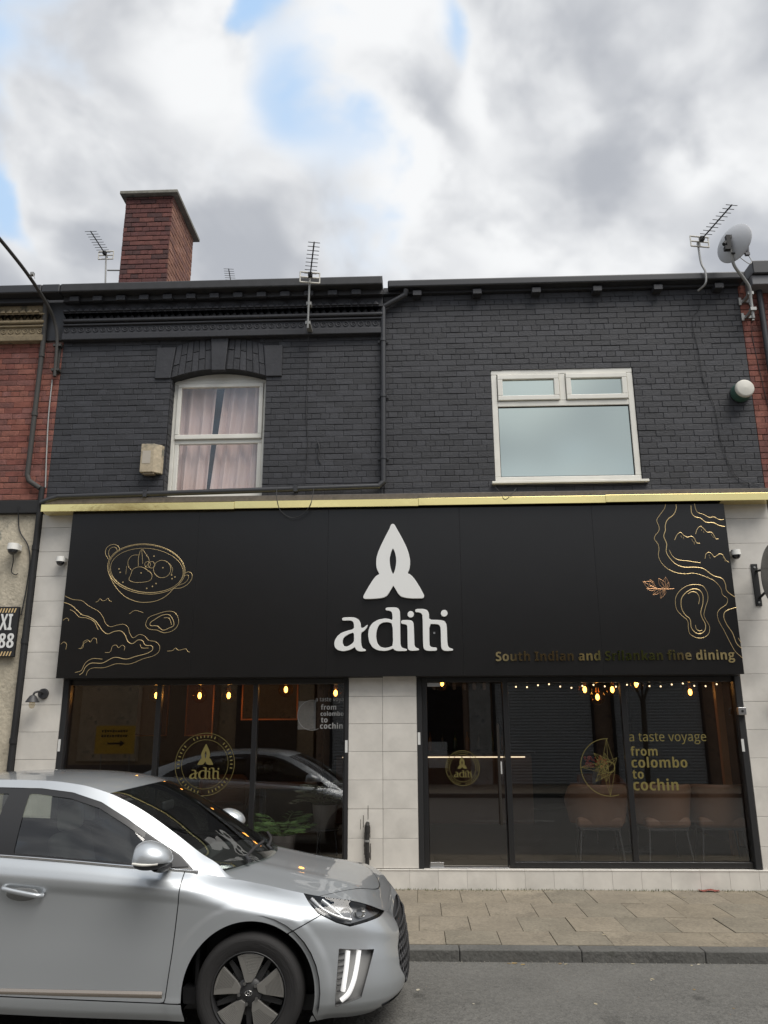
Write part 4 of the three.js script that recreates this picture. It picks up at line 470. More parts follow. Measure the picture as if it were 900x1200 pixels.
  for (let k = 0; k < 14; k++) { const b = mesh('bottle', lathe([[0.0, 0], [0.036, 0], [0.036, 0.19], [0.014, 0.24], [0.013, 0.3], [0, 0.3]], 14).translate(-1.1 + k * 0.19 + rr(-0.03, 0.03), 1.27 + 0.19 - 0.19, -4.42 + rr(-0.04, 0.04)), P([[0.02, 0.05, 0.02], [0.12, 0.05, 0.01], [0.03, 0.03, 0.03]][k % 3], 0.1)); tag(b, 'dark glass bottle standing on the bar counter', 'bottle', 'bottles on the bar'); }
  // pendant lamps
  const amber = P([1, 0.72, 0.4], 0.02, { transmission: 1, thickness: 0, ior: 1.5 }), glow = M([1, 0.7, 0.3], 0.5, { emissive: lin(1, 0.55, 0.16), emissiveIntensity: 9 }), brass = P([0.6, 0.42, 0.18], 0.3, { metalness: 1 });
  const pendant = () => { const p = new THREE.Group(); mesh('cord', rod([0, 0.1, 0], [0, 0.66, 0], 0.003, 6), mats.cable, p); mesh('cap', cyl(0.018, 0.026, 0.06, 0, 0.09, 0, 14), brass, p); mesh('globe', new THREE.SphereGeometry(0.1, 24, 18), amber, p); mesh('filament_bulb', [new THREE.SphereGeometry(0.024, 12, 10).scale(1, 1.7, 1)], glow, p); return p; };
  const pp = pendant();
  [[-1.707, 2.116, 'nearest the tiled centre pillar but one'], [-1.058, 2.069, 'above the pale window wording'], [-2.851, 2.046, 'above the ringed window logo'], [-2.457, 2.044, 'in the middle pane beside the dark mullion'], [-3.42, 2.05, 'over the window corner by the tiled end pillar'], [0.33, 2.19, 'behind the top of the entrance door'], [2.16, 2.095, 'hanging beside the window mullion in a pair'], [2.32, 2.0, 'hanging lowest beside the window mullion'], [2.52, 2.094, 'just inside the mullioned window'], [2.82, 2.16, 'with the brightest filament under the string lights'], [3.50, 2.056, 'close to the restaurant side wall']].forEach(([x, y, l], i) => {
    const p = pp.clone(); p.name = numbered('pendant_lamp'); p.position.set(x, y, -1.5 - (i % 3) * 0.02); scene.add(p); tag(p, 'amber globe pendant lamp ' + l, 'lamp', 'restaurant pendant lamps');
    const pl = new THREE.PointLight(lin(1, 0.62, 0.28), 0.045, 0, 2); pl.position.copy(p.position); pl.castShadow = true; pl.shadow.radius = 1; scene.add(pl);
  });
  // string of fairy lights along the window head
  const sl = thing('string_lights', 'string of tiny warm bulbs looped along the window head', 'string lights', [0, 0, 0]);
  const wire = []; const bulbs = []; for (let k = 0; k <= 60; k++) { const x = 0.98 + k * 0.0425, y = 2.13 - 0.045 * Math.abs(Math.sin(k / 60 * Math.PI * 5)) - (k > 18 && k < 26 ? 0.01 : 0); wire.push([x, y, -0.42]); if (k % 3 === 1) bulbs.push([x, y - 0.012]); }
  mesh('wire', tube(wire, 0.002, 120, 5), mats.cable, sl); for (const [x, y] of bulbs) mesh('bulb', new THREE.SphereGeometry(0.009, 8, 6).translate(x, y, -0.42), M([1, 0.85, 0.6], 0.5, { emissive: lin(1, 0.72, 0.4), emissiveIntensity: 2.6 }), sl);
  // copper framed pictures and lit brass panel
  const copper = P([0.55, 0.22, 0.1], 0.3, { metalness: 0.9 });
  const pic = (x, y, w, h, l, c) => { const t = thing('framed_picture', l, 'picture', [x, y, -3.1]); mesh('picture_frame', [bb(-w / 2, w / 2, -h / 2, -h / 2 + 0.02, 0, 0.03), bb(-w / 2, w / 2, h / 2 - 0.02, h / 2, 0, 0.03), bb(-w / 2, -w / 2 + 0.02, -h / 2 + 0.02, h / 2 - 0.02, 0, 0.03), bb(w / 2 - 0.02, w / 2, -h / 2 + 0.02, h / 2 - 0.02, 0, 0.03)], copper, t); mesh('canvas', bb(-w / 2 + 0.02, w / 2 - 0.02, -h / 2 + 0.02, h / 2 - 0.02, 0.002, 0.012), M(c, 0.5, { map: stoneMap }), t); };
  pic(-4.0, 2.05, 0.55, 1.05, 'tall copper framed dark picture on the partition by the end pillar', [0.12, 0.05, 0.03]); pic(-2.7 - 0.55, 2.1, 0.42, 1.15, 'narrow copper red panel on the restaurant partition', [0.2, 0.06, 0.025]); pic(-2.2, 2.15, 0.85, 0.8, 'wide pale brown panel on the restaurant partition', [0.16, 0.12, 0.06]);
  mesh('partition', bb(-4.19, -1.4, 0.19, 2.74, -3.25, -3.1), wallM, room);
  mesh('timber_post', bb(3.62, 3.70, 0.19, 2.74, -1.05, -0.97), M([0.3, 0.15, 0.06], 0.5), room);
  // plants
  function palm(x, z, y0, label, n, L, hue, pot) {
    const t = thing('potted_plant', label, 'plant', [x, y0, z]);
    mesh('pot', lathe([[0.0, 0], [0.12, 0], [0.15, 0.26], [0.135, 0.26], [0.12, 0.2], [0, 0.2]], 20), pot, t);
    const leaf = M(hue, 0.55, { side: THREE.DoubleSide }), out = [];
    for (let k = 0; k < n; k++) {
      const a = rnd() * 6.28, up = rr(0.5, 1.25), l = L * rr(0.7, 1.1), pts = []; for (let s = 0; s <= 6; s++) { const q = s / 6; pts.push(V(Math.cos(a) * Math.cos(up) * l * q, 0.22 + Math.sin(up) * l * q - 0.45 * l * q * q, Math.sin(a) * Math.cos(up) * l * q)); }
      out.push(tube(pts, 0.004, 8, 4));
      for (let s = 1; s < 7; s++) for (const sd of [-1, 1]) { const q = pts[s], w = V(-Math.sin(a) * sd, 0.25, Math.cos(a) * sd).normalize(), f = V(Math.cos(a), -0.2, Math.sin(a)), ll = l * 0.3 * (1 - Math.abs(s / 6 - 0.5)), g = new THREE.BufferGeometry(); const e = q.clone().addScaledVector(w, ll).addScaledVector(f, ll * 0.8), m1 = q.clone().lerp(e, 0.5).add(V(0, 0.012, 0)), m2 = q.clone().lerp(e, 0.5).addScaledVector(f, 0.02); g.setAttribute('position', new THREE.Float32BufferAttribute([...q.toArray(), ...m1.toArray(), ...e.toArray(), ...q.toArray(), ...e.toArray(), ...m2.toArray()], 3)); g.computeVertexNormals(); out.push(g); }
    }
    mesh('foliage', out, leaf, t);
  }
  const potM = M([0.12, 0.11, 0.1], 0.7);
  palm(-1.55, -0.62, 0.19, 'feathery potted palm behind the window above the car bonnet', 16, 0.55, [0.06, 0.12, 0.03], potM); palm(-1.1, -0.85, 0.5, 'taller dusty leafy plant beside the centre pillar window', 20, 0.6, [0.10, 0.11, 0.07], potM);
  const ps = thing('plant_stand', 'small dark stand under the taller leafy plant', 'stand', [-1.1, 0.19, -0.85]); mesh('stand_top', cyl(0.17, 0.17, 0.02, 0, 0.30, 0), chairLeg, ps); for (const a of [0, 2.09, 4.19]) mesh('leg', rod([Math.cos(a) * 0.12, 0.29, Math.sin(a) * 0.12], [Math.cos(a) * 0.15, 0, Math.sin(a) * 0.15], 0.01, 6), chairLeg, ps);
  const fv = thing('flower_vase', 'red flowers in a dark vase behind the gold compass decal', 'flowers', [2.2, 0.94, -1.35]); mesh('vase', lathe([[0, 0], [0.05, 0], [0.06, 0.1], [0.03, 0.18], [0.036, 0.2]], 16), potM, fv); const fl = []; for (let k = 0; k < 60; k++) { const s = new THREE.IcosahedronGeometry(rr(0.01, 0.02), 0); s.translate(rr(-0.13, 0.13), 0.24 + rr(-0.03, 0.1), rr(-0.1, 0.1)); fl.push(s); } mesh('blossom', fl, M([0.35, 0.04, 0.02], 0.7), fv); mesh('stems', [rod([0, 0.1, 0], [0.06, 0.26, 0.02], 0.004, 5), rod([0, 0.1, 0], [-0.07, 0.25, 0], 0.004, 5), rod([0, 0.1, 0], [0, 0.28, 0.04], 0.004, 5)], M([0.04, 0.08, 0.02], 0.7), fv);
}
// ---------------------------------------------------------------- fittings on the fronts
{
  const d = thing('downpipe', 'black rainwater pipe down the joint between the two painted houses', 'downpipe');
  mesh('pipe', pipe([[-0.06, 6.97, 0.12], [-0.08, 6.9, 0.1], [-0.355, 6.76, 0.065], [-0.36, 4.44, 0.065], [-0.42, 4.385, 0.075], [-4.25, 4.305, 0.1], [-4.38, 4.27, 0.09], [-4.465, 4.24, 0.075]], 0.034), mats.pipe, d);
  for (const y of [6.3, 5.55, 4.75]) mesh('pipe_clip', [cyl(0.041, 0.041, 0.045, -0.359, y, 0.065, 16), bx(0.13, 0.03, 0.012, -0.359, y, 0.018)], mats.pipe, d);
  for (const x of [-3.2, -1.4]) mesh('pipe_clip', [bx(0.045, 0.085, 0.085, x, 4.366 + (x + 1.4) * 0.021, 0.086)], mats.pipe, d);
  const e = thing('downpipe', 'grey iron downpipe on the weathered red brick house', 'downpipe');
  mesh('pipe', pipe([[-4.70, 6.93, 0.1], [-4.695, 6.5, 0.05], [-4.69, 4.60, 0.05], [-4.66, 4.53, 0.05], [-4.51, 4.43, 0.055]], 0.03), mats.pipeOld, e);
  for (const y of [6.2, 5.4]) mesh('pipe_clip', cyl(0.037, 0.037, 0.05, -4.692, y, 0.05, 14), mats.pipeOld, e);
  const f = thing('downpipe', 'thick black pipe running down beside the pale tiled end pillar', 'downpipe');
  mesh('pipe', [...pipe([[-4.495, 4.45, 0.04], [-4.497, -0.02, 0.03]], 0.032), rb(-4.54, -4.468, -0.02, 4.1, -0.2, 0.015, 0.004)], mats.black, f);
  for (const y of [3.7, 2.6, 1.5]) mesh('pipe_clip', cyl(0.04, 0.04, 0.06, -4.496, y, 0.034, 14), mats.black, f);
}
{ // street lamp on a bent arm
  const l = thing('street_lamp', 'bent steel lamp arm fixed to the wall beside the ornate cornice', 'lamp');
  mesh('arm', tube([[-4.49, 5.9, 0.06], [-4.5, 6.2, 0.06], [-4.512, 6.45, 0.07], [-4.54, 6.62, 0.12], [-4.56, 6.73, 0.24], [-4.6, 6.855, 0.5], [-4.63, 6.935, 0.8], [-4.67, 7.0, 1.1], [-4.70, 7.04, 1.4], [-4.75, 7.1, 2.0]], 0.021, 60, 12), mats.pipeOld, l);
  mesh('wall_plate', [rb(-4.53, -4.47, 5.95, 6.38, 0.0, 0.03, 0.006), bx(0.1, 0.03, 0.07, -4.5, 6.33, 0.04), bx(0.1, 0.03, 0.07, -4.49, 5.99, 0.04)], mats.pipeOld, l);
  mesh('conduit', tube([[-4.535, 5.87, 0.02], [-4.53, 5.4, 0.018], [-4.50, 4.9, 0.018], [-4.465, 4.45, 0.02]], 0.009, 30, 6), mats.galv, l);
  mesh('lantern', new RoundedBoxGeometry(0.16, 0.1, 0.5, 3, 0.04).translate(-4.77, 7.09, 2.25), mats.galv, l);
  mesh('photocell_bracket', [rod([-4.61, 6.9, 0.72], [-4.56, 6.93, 0.75], 0.008), bx(0.04, 0.04, 0.04, -4.58, 6.94, 0.72), rod([-4.56, 6.93, 0.75], [-4.50, 6.83, 0.8], 0.004, 6)], mats.galv, l);
}
// ---- TV aerials: mast, boom, elements, reflector
function aerial(label, refl, tip, mast, n, el, tint = mats.pipe) {
  const t = thing('tv_aerial', label, 'aerial', [0, 0, 0], 'roof aerials'), R = V(...refl), T = V(...tip), dir = T.clone().sub(R).normalize(), side = V(dir.z, 0, -dir.x).normalize(), len = T.distanceTo(R);
  mesh('mast', mast.length > 2 ? tube(mast, 0.013, 30, 8) : rod(mast[0], mast[1], 0.013), mats.galv, t);
  mesh('boom', rod(R.clone().addScaledVector(dir, -0.06).toArray(), T.toArray(), 0.009, 6), tint, t);
  for (let k = 0; k < n; k++) { const c = R.clone().addScaledVector(dir, len * (0.12 + 0.87 * k / (n - 1))), w = el * (1 - 0.012 * k) / 2; mesh('element', rod(c.clone().addScaledVector(side, -w).toArray(), c.clone().addScaledVector(side, w).toArray(), 0.0045, 5), tint, t); }
  const rf = []; for (const dy of [-0.07, -0.0, 0.07]) rf.push(rod(R.clone().addScaledVector(side, -0.12).add(V(0, dy, 0)).toArray(), R.clone().addScaledVector(side, 0.12).add(V(0, dy, 0)).toArray(), 0.011, 5)); for (const s of [-0.12, 0, 0.12]) rf.push(rod(R.clone().addScaledVector(side, s).add(V(0, -0.07, 0)).toArray(), R.clone().addScaledVector(side, s).add(V(0, 0.07, 0)).toArray(), 0.009, 5));
  mesh('reflector', rf, mats.offwhite, t); mesh('dipole_box', bx(0.05, 0.05, 0.06).translate(...R.clone().addScaledVector(dir, 0.06).toArray()), mats.black, t);
  return t;
}
aerial('tv aerial on a pale mast clamped to the ornate black cornice', [-1.245, 6.985, 0.42], [-1.10, 6.985, 1.15], [[-1.275, 6.36, 0.30], [-1.25, 7.0, 0.40]], 9, 0.15);
mesh('clamp', [bx(0.06, 0.04, 0.22, -1.275, 6.44, 0.19), bx(0.06, 0.04, 0.08, -1.262, 6.68, 0.30)], mats.galv, scene.children.at(-1));
aerial('tv aerial on a bent mast beside the satellite dish', [3.62, 7.49, 0.2], [3.75, 7.49, 0.92], [[3.57, 6.86, 0.10], [3.63, 6.9, 0.2], [3.645, 7.06, 0.2], [3.61, 7.2, 0.19], [3.60, 7.5, 0.19]], 10, 0.16);
aerial('tv aerial on the roof behind the red brick chimney', [-4.905, 8.995, -2.0], [-4.90, 8.995, -1.36], [[-4.84, 8.05, -2.0], [-4.905, 9.0, -2.0]], 9, 0.20);
{ const a = scene.children.at(-1); mesh('stay', rod([-4.86, 8.72, -2.0], [-4.26, 8.70, -2.0], 0.012, 6), mats.galv, a); }
aerial('tiny far tv aerial rising over the ridge between the chimney and the cornice aerial', [-3.45, 9.845, -4.4], [-3.37, 9.845, -3.8], [[-3.45, 8.9, -4.4], [-3.45, 9.86, -4.4]], 8, 0.2);
// ---- satellite dish
{
  const t = thing('satellite_dish', 'grey satellite dish on a cranked mast bracketed to the red brick', 'satellite dish'), n = V(0.84, -0.06, -0.52).normalize(), c = V(3.90, 7.335, 0.42);
  const g = lathe([[0.004, 0], [0.08, 0.008], [0.15, 0.026], [0.21, 0.052], [0.25, 0.075], [0.256, 0.075], [0.252, 0.066], [0.21, 0.042], [0.15, 0.016], [0.08, -0.003], [0.004, -0.012]], 40); g.scale(0.95, 1, 0.95); g.applyQuaternion(new THREE.Quaternion().setFromUnitVectors(V(0, 1, 0), n)); g.translate(c.x, c.y, c.z);
  mesh('reflector', g, M([0.42, 0.43, 0.45], 0.5), t);
  mesh('mast', tube([[3.885, 7.30, 0.42], [3.905, 7.17, 0.40], [3.935, 7.04, 0.36], [4.06, 6.90, 0.29], [4.135, 6.80, 0.24], [4.15, 6.66, 0.2], [4.16, 6.42, 0.18]], 0.019, 50, 10), mats.galv, t);
  mesh('mount', [bx(0.05, 0.17, 0.05, 3.86, 7.31, 0.45), rod([3.80, 7.27, 0.46], [3.93, 7.41, 0.42], 0.024), bx(0.07, 0.05, 0.06, 3.84, 7.22, 0.45)], mats.black, t);
  mesh('feed_arm', [rod([3.89, 7.16, 0.44], [4.10, 7.20, 0.36], 0.012), rod([4.10, 7.20, 0.36], [4.12, 7.26, 0.35], 0.01)], mats.black, t); mesh('receiver', [cyl(0.025, 0.02, 0.07, 4.12, 7.25, 0.35, 12), bx(0.05, 0.03, 0.04, 4.11, 7.19, 0.36)], M([0.12, 0.12, 0.13], 0.5), t);
  mesh('cable', tube([[4.12, 7.2, 0.35], [4.15, 7.09, 0.36], [4.10, 7.05, 0.38], [3.97, 7.13, 0.42]], 0.005, 20, 5), mats.galv, t);
  for (const [y, x] of [[6.745, 4.15], [6.53, 4.158]]) mesh('wall_bracket', [bx(0.13, 0.035, 0.02, x + 0.01, y, 0.012), bx(0.03, 0.1, 0.02, x - 0.05, y, 0.013), bx(0.03, 0.1, 0.02, x + 0.07, y, 0.013), bx(0.035, 0.035, 0.2, x, y, 0.11), bx(0.07, 0.04, 0.05, x, y, 0.2)], mats.galv, t);
}
// ---- alarm boxes
{
  const t = thing('alarm_box', 'yellowed wedge-shaped alarm box beside the arched window', 'alarm box');
  const s = shapeOf([[-3.30, 0.0], [-3.045, 0.0], [-3.06, 0.045], [-3.135, 0.11], [-3.29, 0.11]]); const g = ext(s, 0.36, 0, 0.006); g.rotateX(-Math.PI / 2); g.scale(1, 1, -1); { const i = g.index; const p = g.attributes.position; } g.translate(0, 4.60, 0);
  const gg = g.index ? g.toNonIndexed() : g, pa = gg.attributes.position.array; for (let k = 0; k < pa.length; k += 9) for (let q = 0; q < 3; q++) { const b = pa[k + 3 + q]; pa[k + 3 + q] = pa[k + 6 + q]; pa[k + 6 + q] = b; } gg.computeVertexNormals();
  mesh('cover', metreUV(gg), M([0.56, 0.47, 0.33], 0.5, { map: stoneMap }), t); mesh('printed_panel', bx(0.10, 0.16, 0.002, -3.22, 4.79, 0.1115), M([0.42, 0.38, 0.32], 0.6), t); mesh('strobe', rb(-3.26, -3.12, 4.575, 4.605, 0.02, 0.09, 0.01), M([0.25, 0.2, 0.14], 0.4), t);
  const d = thing('alarm_bell', 'round white alarm bell with green body near the paint edge', 'alarm');
  mesh('body', lathe([[0.0, 0], [0.115, 0], [0.12, 0.03], [0.108, 0.13], [0.1, 0.135]], 32).rotateX(Math.PI / 2).translate(3.955, 5.51, 0.0), M([0.05, 0.11, 0.09], 0.4), d); mesh('cap', lathe([[0.105, 0.128], [0.112, 0.14], [0.108, 0.165], [0.09, 0.18], [0, 0.186]], 32).rotateX(Math.PI / 2).translate(3.955, 5.51, 0.0), mats.offwhite, d);
}
// ---- cameras, wall lamps, entry box
function domeCam(label, x, y, s = 1, arm = 0) {
  const t = thing('security_camera', label, 'security camera', [x, y, 0], 'dome security cameras');
  mesh('housing', [cyl(0.05 * s, 0.055 * s, 0.06 * s, 0, 0.03 * s, 0.085 * s, 24), rb(-0.045 * s, 0.045 * s, 0.0, 0.06 * s, 0.002, 0.085 * s, 0.01)], mats.white, t);
  const dm = new THREE.SphereGeometry(0.048 * s, 24, 14, 0, 6.2832, Math.PI / 2, Math.PI / 2); dm.translate(0, 0, 0.085 * s); mesh('dome', dm, P([0.02, 0.02, 0.025], 0.1, { clearcoat: 1 }), t); return t;
}
domeCam('small white dome camera on the tiled pillar below the gold trim by the bowl drawing', -4.15, 3.515); { const t = scene.children.at(-1); t.position.z = 0.0; }
domeCam('small white dome camera on the tiled pillar next to the round hanging sign', 3.64, 3.50);
domeCam('larger dome camera with dangling cable on the cream rendered wall', -4.725, 3.66, 1.25); mesh('cable', tube([[0, -0.03, 0.1], [-0.01, -0.12, 0.05], [-0.03, -0.24, 0.02], [0.02, -0.28, 0.02], [0.05, -0.265, 0.02]], 0.006, 24, 6), mats.cable, scene.children.at(-1));
function wallLamp(label, x, y) {
  const t = thing('wall_lamp', label, 'lamp', [x, y, 0], 'outdoor wall lamps'), bl = M([0.03, 0.03, 0.032], 0.5);
  mesh('back_plate', cyl(0.055, 0.06, 0.03, 0.02, 0.03, 0.015, 24, [Math.PI / 2]), bl, t); mesh('arm', tube([[0.02, 0.03, 0.02], [0.01, 0.05, 0.08], [-0.02, 0.04, 0.13], [-0.035, 0.0, 0.14]], 0.012, 16, 8), bl, t);
  mesh('shade', lathe([[0.02, 0.03], [0.035, 0.02], [0.075, -0.045], [0.072, -0.047], [0.03, 0.01], [0.016, 0.02]], 24).translate(-0.035, -0.02, 0.14), bl, t); mesh('bulb', lathe([[0.012, 0.0], [0.03, -0.035], [0.035, -0.065], [0.022, -0.095], [0, -0.102]], 18).translate(-0.035, -0.035, 0.14), P([0.9, 0.85, 0.75], 0.03, { transmission: 0.9, thickness: 0 }), t);
}
wallLamp('black wall lamp with bare bulb on the tiled end pillar by the black pipe', -4.24, 1.98); wallLamp('black wall lamp with bare bulb on the tiled pillar under the round hanging sign', 3.96, 2.02);
{ const t = thing('entry_box', 'small steel keypad box on the shutter guide by the side window', 'keypad'); mesh('case', rb(3.475, 3.56, 1.745, 1.825, -0.003, 0.05, 0.006), mats.steel, t); mesh('lens', cyl(0.014, 0.014, 0.006, 3.517, 1.785, 0.052, 16, [Math.PI / 2]), mats.black, t); }
{ // round hanging sign
  const t = thing('hanging_sign', 'round black double-sided sign projecting from the tiled pillar', 'sign');
  mesh('wall_plate', rb(3.82, 3.89, 2.93, 3.41, 0.001, 0.018, 0.004), mats.black, t); mesh('arm', [rod([3.87, 3.33, 0.01], [3.88, 3.30, 0.25], 0.014), rod([3.87, 3.02, 0.01], [3.88, 3.08, 0.25], 0.014)], mats.black, t);
  const g = lathe([[0, -0.04], [0.33, -0.04], [0.345, -0.03], [0.345, 0.03], [0.33, 0.04], [0, 0.04]], 48); g.rotateZ(Math.PI / 2); g.translate(3.90, 3.21, 0.47); mesh('disc', g, P([0.014, 0.014, 0.015], 0.25, { clearcoat: 0.6 }), t);
  for (const y of [2.97, 3.37]) mesh('bolt', cyl(0.012, 0.012, 0.01, 3.855, y, 0.02, 8, [Math.PI / 2]), mats.galv, t);
}
{ // taxi sign, running on out of the picture
  const t = thing('taxi_sign', 'black taxi sign with white lettering on the rendered wall', 'sign');
  mesh('board', rb(-5.9, -4.585, 2.42, 2.995, 0.03, 0.075, 0.006), mats.black, t); mesh('bracket', [bb(-4.65, -4.6, 2.5, 2.56, 0.0, 0.03), bb(-4.65, -4.6, 2.84, 2.9, 0.0, 0.03), bb(-5.8, -5.75, 2.5, 2.9, 0, 0.03)], mats.galv, t);
  const wht = M([0.7, 0.7, 0.68], 0.6), tl = (s, x0, x1, y, h) => { const g = textGeo(s, x0, x1, 0, 0.003, 0.0755); g.computeBoundingBox(); g.scale(1, h / g.boundingBox.max.y, 1); g.translate(0, y, 0); return g; };
  mesh('lettering', tl('XI', -4.79, -4.645, 2.725, 0.185), wht, t); mesh('lettering', tl('-88', -4.835, -4.60, 2.522, 0.165), wht, t);
  for (const y of [2.93, 2.435]) { const o = []; for (let x = -5.85; x < -4.62; x += 0.034) { const g = new THREE.PlaneGeometry(0.016, 0.05); const p = g.attributes.position; for (let i = 0; i < 4; i++) p.setX(i, p.getX(i) + (p.getY(i) > 0 ? 0.008 : -0.008)); g.translate(x, y + 0.02, 0.0762); o.push(g); } mesh('check_border', o, M([0.62, 0.45, 0.22], 0.6), t).userData.kind = 'stuff'; }
}
{ // scuffed pipe stub on the centre pillar
  const t = thing('pipe_stub', 'scuffed black pipe stub on the foot of the tiled centre pillar', 'pipe'); mesh('pipe', [...pipe([[-0.545, 0.20, 0.04], [-0.545, 0.62, 0.04], [-0.545, 0.64, 0.0]], 0.022), cyl(0.029, 0.029, 0.07, -0.545, 0.59, 0.04, 14), cyl(0.028, 0.028, 0.05, -0.545, 0.33, 0.04, 14)], M([0.03, 0.028, 0.026], 0.6, { map: stoneMap }), t); mesh('clip', cyl(0.03, 0.03, 0.02, -0.545, 0.47, 0.04, 14), mats.galv, t);
  for (const [x, y, w, h] of [[-0.575, 0.44, 0.012, 0.22], [-0.515, 0.36, 0.010, 0.16], [-0.59, 0.66, 0.006, 0.12], [-0.54, 0.75, 0.005, 0.14], [-0.62, 0.63, 0.004, 0.10], [-0.52, 0.55, 0.007, 0.10]]) { const pts = []; for (let k = 0; k <= 10; k++) pts.push([x + w * (0.5 + 0.5 * noise(k * 1.3, x * 90)) , y - h / 2 + h * k / 10]); for (let k = 10; k >= 0; k--) pts.push([x - w * (0.3 + 0.6 * noise(k * 1.7, x * 70 + 5)), y - h / 2 + h * k / 10]); mesh('scuff_mark', new THREE.ShapeGeometry(shapeOf(pts)).translate(0, 0, 0.0022), M([0.10, 0.09, 0.08], 0.8), t); }
}
// ---- loose cables
const cab = (label, pts, r = 0.006, m = mats.cable) => tag(mesh('cable', tube(pts, r, 60, 6), m), label, 'cable');
cab('thin black cable hanging in a loop over the fascia trim below the arched window', [[-1.62, 4.37, 0.13], [-1.6, 4.2, 0.215], [-1.55, 4.06, 0.215], [-1.42, 3.98, 0.20], [-1.28, 4.03, 0.212], [-1.2, 4.15, 0.215], [-1.18, 4.35, 0.13]], 0.004);
cab('black cable dropping down the brick from the cornice aerial', [[-1.29, 6.36, 0.09], [-1.3, 6.1, 0.012], [-1.31, 5.4, 0.012], [-1.28, 4.9, 0.012], [-1.3, 4.42, 0.05]], 0.0045);
cab('dark cable wandering down the brick from the bent aerial mast', [[3.62, 6.88, 0.06], [3.60, 6.68, 0.014], [3.49, 6.5, 0.012], [3.52, 6.1, 0.012], [3.54, 5.7, 0.012], [3.63, 5.35, 0.012], [3.66, 4.9, 0.012], [3.74, 4.55, 0.012], [3.85, 4.40, 0.02], [4.05, 4.35, 0.02]], 0.0035);
cab('dark cable down the red brick below the dish', [[4.16, 6.45, 0.15], [4.19, 6.3, 0.015], [4.24, 5.6, 0.012], [4.30, 4.9, 0.012], [4.30, 4.33, 0.015]], 0.004);
cab('black cable drooping across the cream rendered wall to the pipe', [[-4.74, 4.2, 0.07], [-4.74, 4.0, 0.02], [-4.70, 3.88, 0.02], [-4.60, 3.74, 0.02], [-4.545, 3.55, 0.03], [-4.55, 3.2, 0.03], [-4.575, 2.9, 0.03]], 0.008);
cab('short loose black flex on the brick beside the arched window', [[-1.16, 4.98, 0.012], [-1.14, 4.9, 0.02], [-1.15, 4.78, 0.02], [-1.12, 4.7, 0.012]], 0.008);
cab('thin cable sagging over the gold trim beside the wide window', [[0.95, 4.35, 0.1], [1.0, 4.24, 0.21], [1.05, 4.16, 0.212], [1.14, 4.24, 0.21], [1.2, 4.33, 0.1]], 0.003);
// ---------------------------------------------------------------- car
// signed distance to a polygon (positive inside)
function sdPoly(poly) {
  const n = poly.length;
  return (x, y) => {
    let d = 1e9, s = -1;
    for (let i = 0, j = n - 1; i < n; j = i++) {
      const ax = poly[i][0], ay = poly[i][1], ex = poly[j][0] - ax, ey = poly[j][1] - ay, wx = x - ax, wy = y - ay, t = clamp((wx * ex + wy * ey) / (ex * ex + ey * ey)), bx_ = wx - ex * t, by = wy - ey * t;
      d = Math.min(d, bx_ * bx_ + by * by);
      const c1 = y >= ay, c2 = y < poly[j][1], c3 = ex * wy > ey * wx; if ((c1 && c2 && c3) || (!c1 && !c2 && !c3)) s = -s;
    }
    return s * Math.sqrt(d);
  };
}
// keep the part of a triangle list where f(x, y, z) > 0
function clip(g, f) {
  const P0 = g.attributes.position.array, N0 = g.attributes.normal.array, op = [], on = [];
  for (let k = 0; k < P0.length; k += 9) {
    const v = [0, 3, 6].map((o) => ({ p: [P0[k + o], P0[k + o + 1], P0[k + o + 2]], n: [N0[k + o], N0[k + o + 1], N0[k + o + 2]] })); for (const q of v) q.f = f(...q.p);
    if (v[0].f <= 0 && v[1].f <= 0 && v[2].f <= 0) continue;
    let out = v;
    if (v.some((q) => q.f <= 0)) { out = []; for (let i = 0; i < 3; i++) { const a = v[i], b = v[(i + 1) % 3]; if (a.f > 0) out.push(a); if (a.f > 0 !== b.f > 0) { const t = a.f / (a.f - b.f); out.push({ p: a.p.map((q, m) => q + (b.p[m] - q) * t), n: a.n.map((q, m) => q + (b.n[m] - q) * t) }); } } }
    for (let i = 1; i + 1 < out.length; i++) for (const q of [out[0], out[i], out[i + 1]]) { op.push(...q.p); on.push(...q.n); }
  }
  const r = new THREE.BufferGeometry(); r.setAttribute('position', new THREE.Float32BufferAttribute(op, 3)); r.setAttribute('normal', new THREE.Float32BufferAttribute(on, 3)); return r;
}
function mirrorZ(g) { const r = g.clone(), p = r.attributes.position.array, n = r.attributes.normal.array; for (let k = 0; k < p.length; k += 9) { for (let o = 0; o < 9; o += 3) { p[k + o + 2] *= -1; n[k + o + 2] *= -1; } for (let m = 0; m < 3; m++) { let t = p[k + 3 + m]; p[k + 3 + m] = p[k + 6 + m]; p[k + 6 + m] = t; t = n[k + 3 + m]; n[k + 3 + m] = n[k + 6 + m]; n[k + 6 + m] = t; } } return r; }
function grid(nu, nv, fn, flip) {
  const pos = [], idx = []; for (let i = 0; i <= nu; i++) for (let j = 0; j <= nv; j++) pos.push(...fn(i / nu, j / nv));
  for (let i = 0; i < nu; i++) for (let j = 0; j < nv; j++) { const a = i * (nv + 1) + j, b = a + nv + 1; flip ? idx.push(a, a + 1, b, b, a + 1, b + 1) : idx.push(a, b, a + 1, b, b + 1, a + 1); }
  const g = new THREE.BufferGeometry(); g.setAttribute('position', new THREE.Float32BufferAttribute(pos, 3)); g.setIndex(idx); g.computeVertexNormals(); return g.toNonIndexed();
}
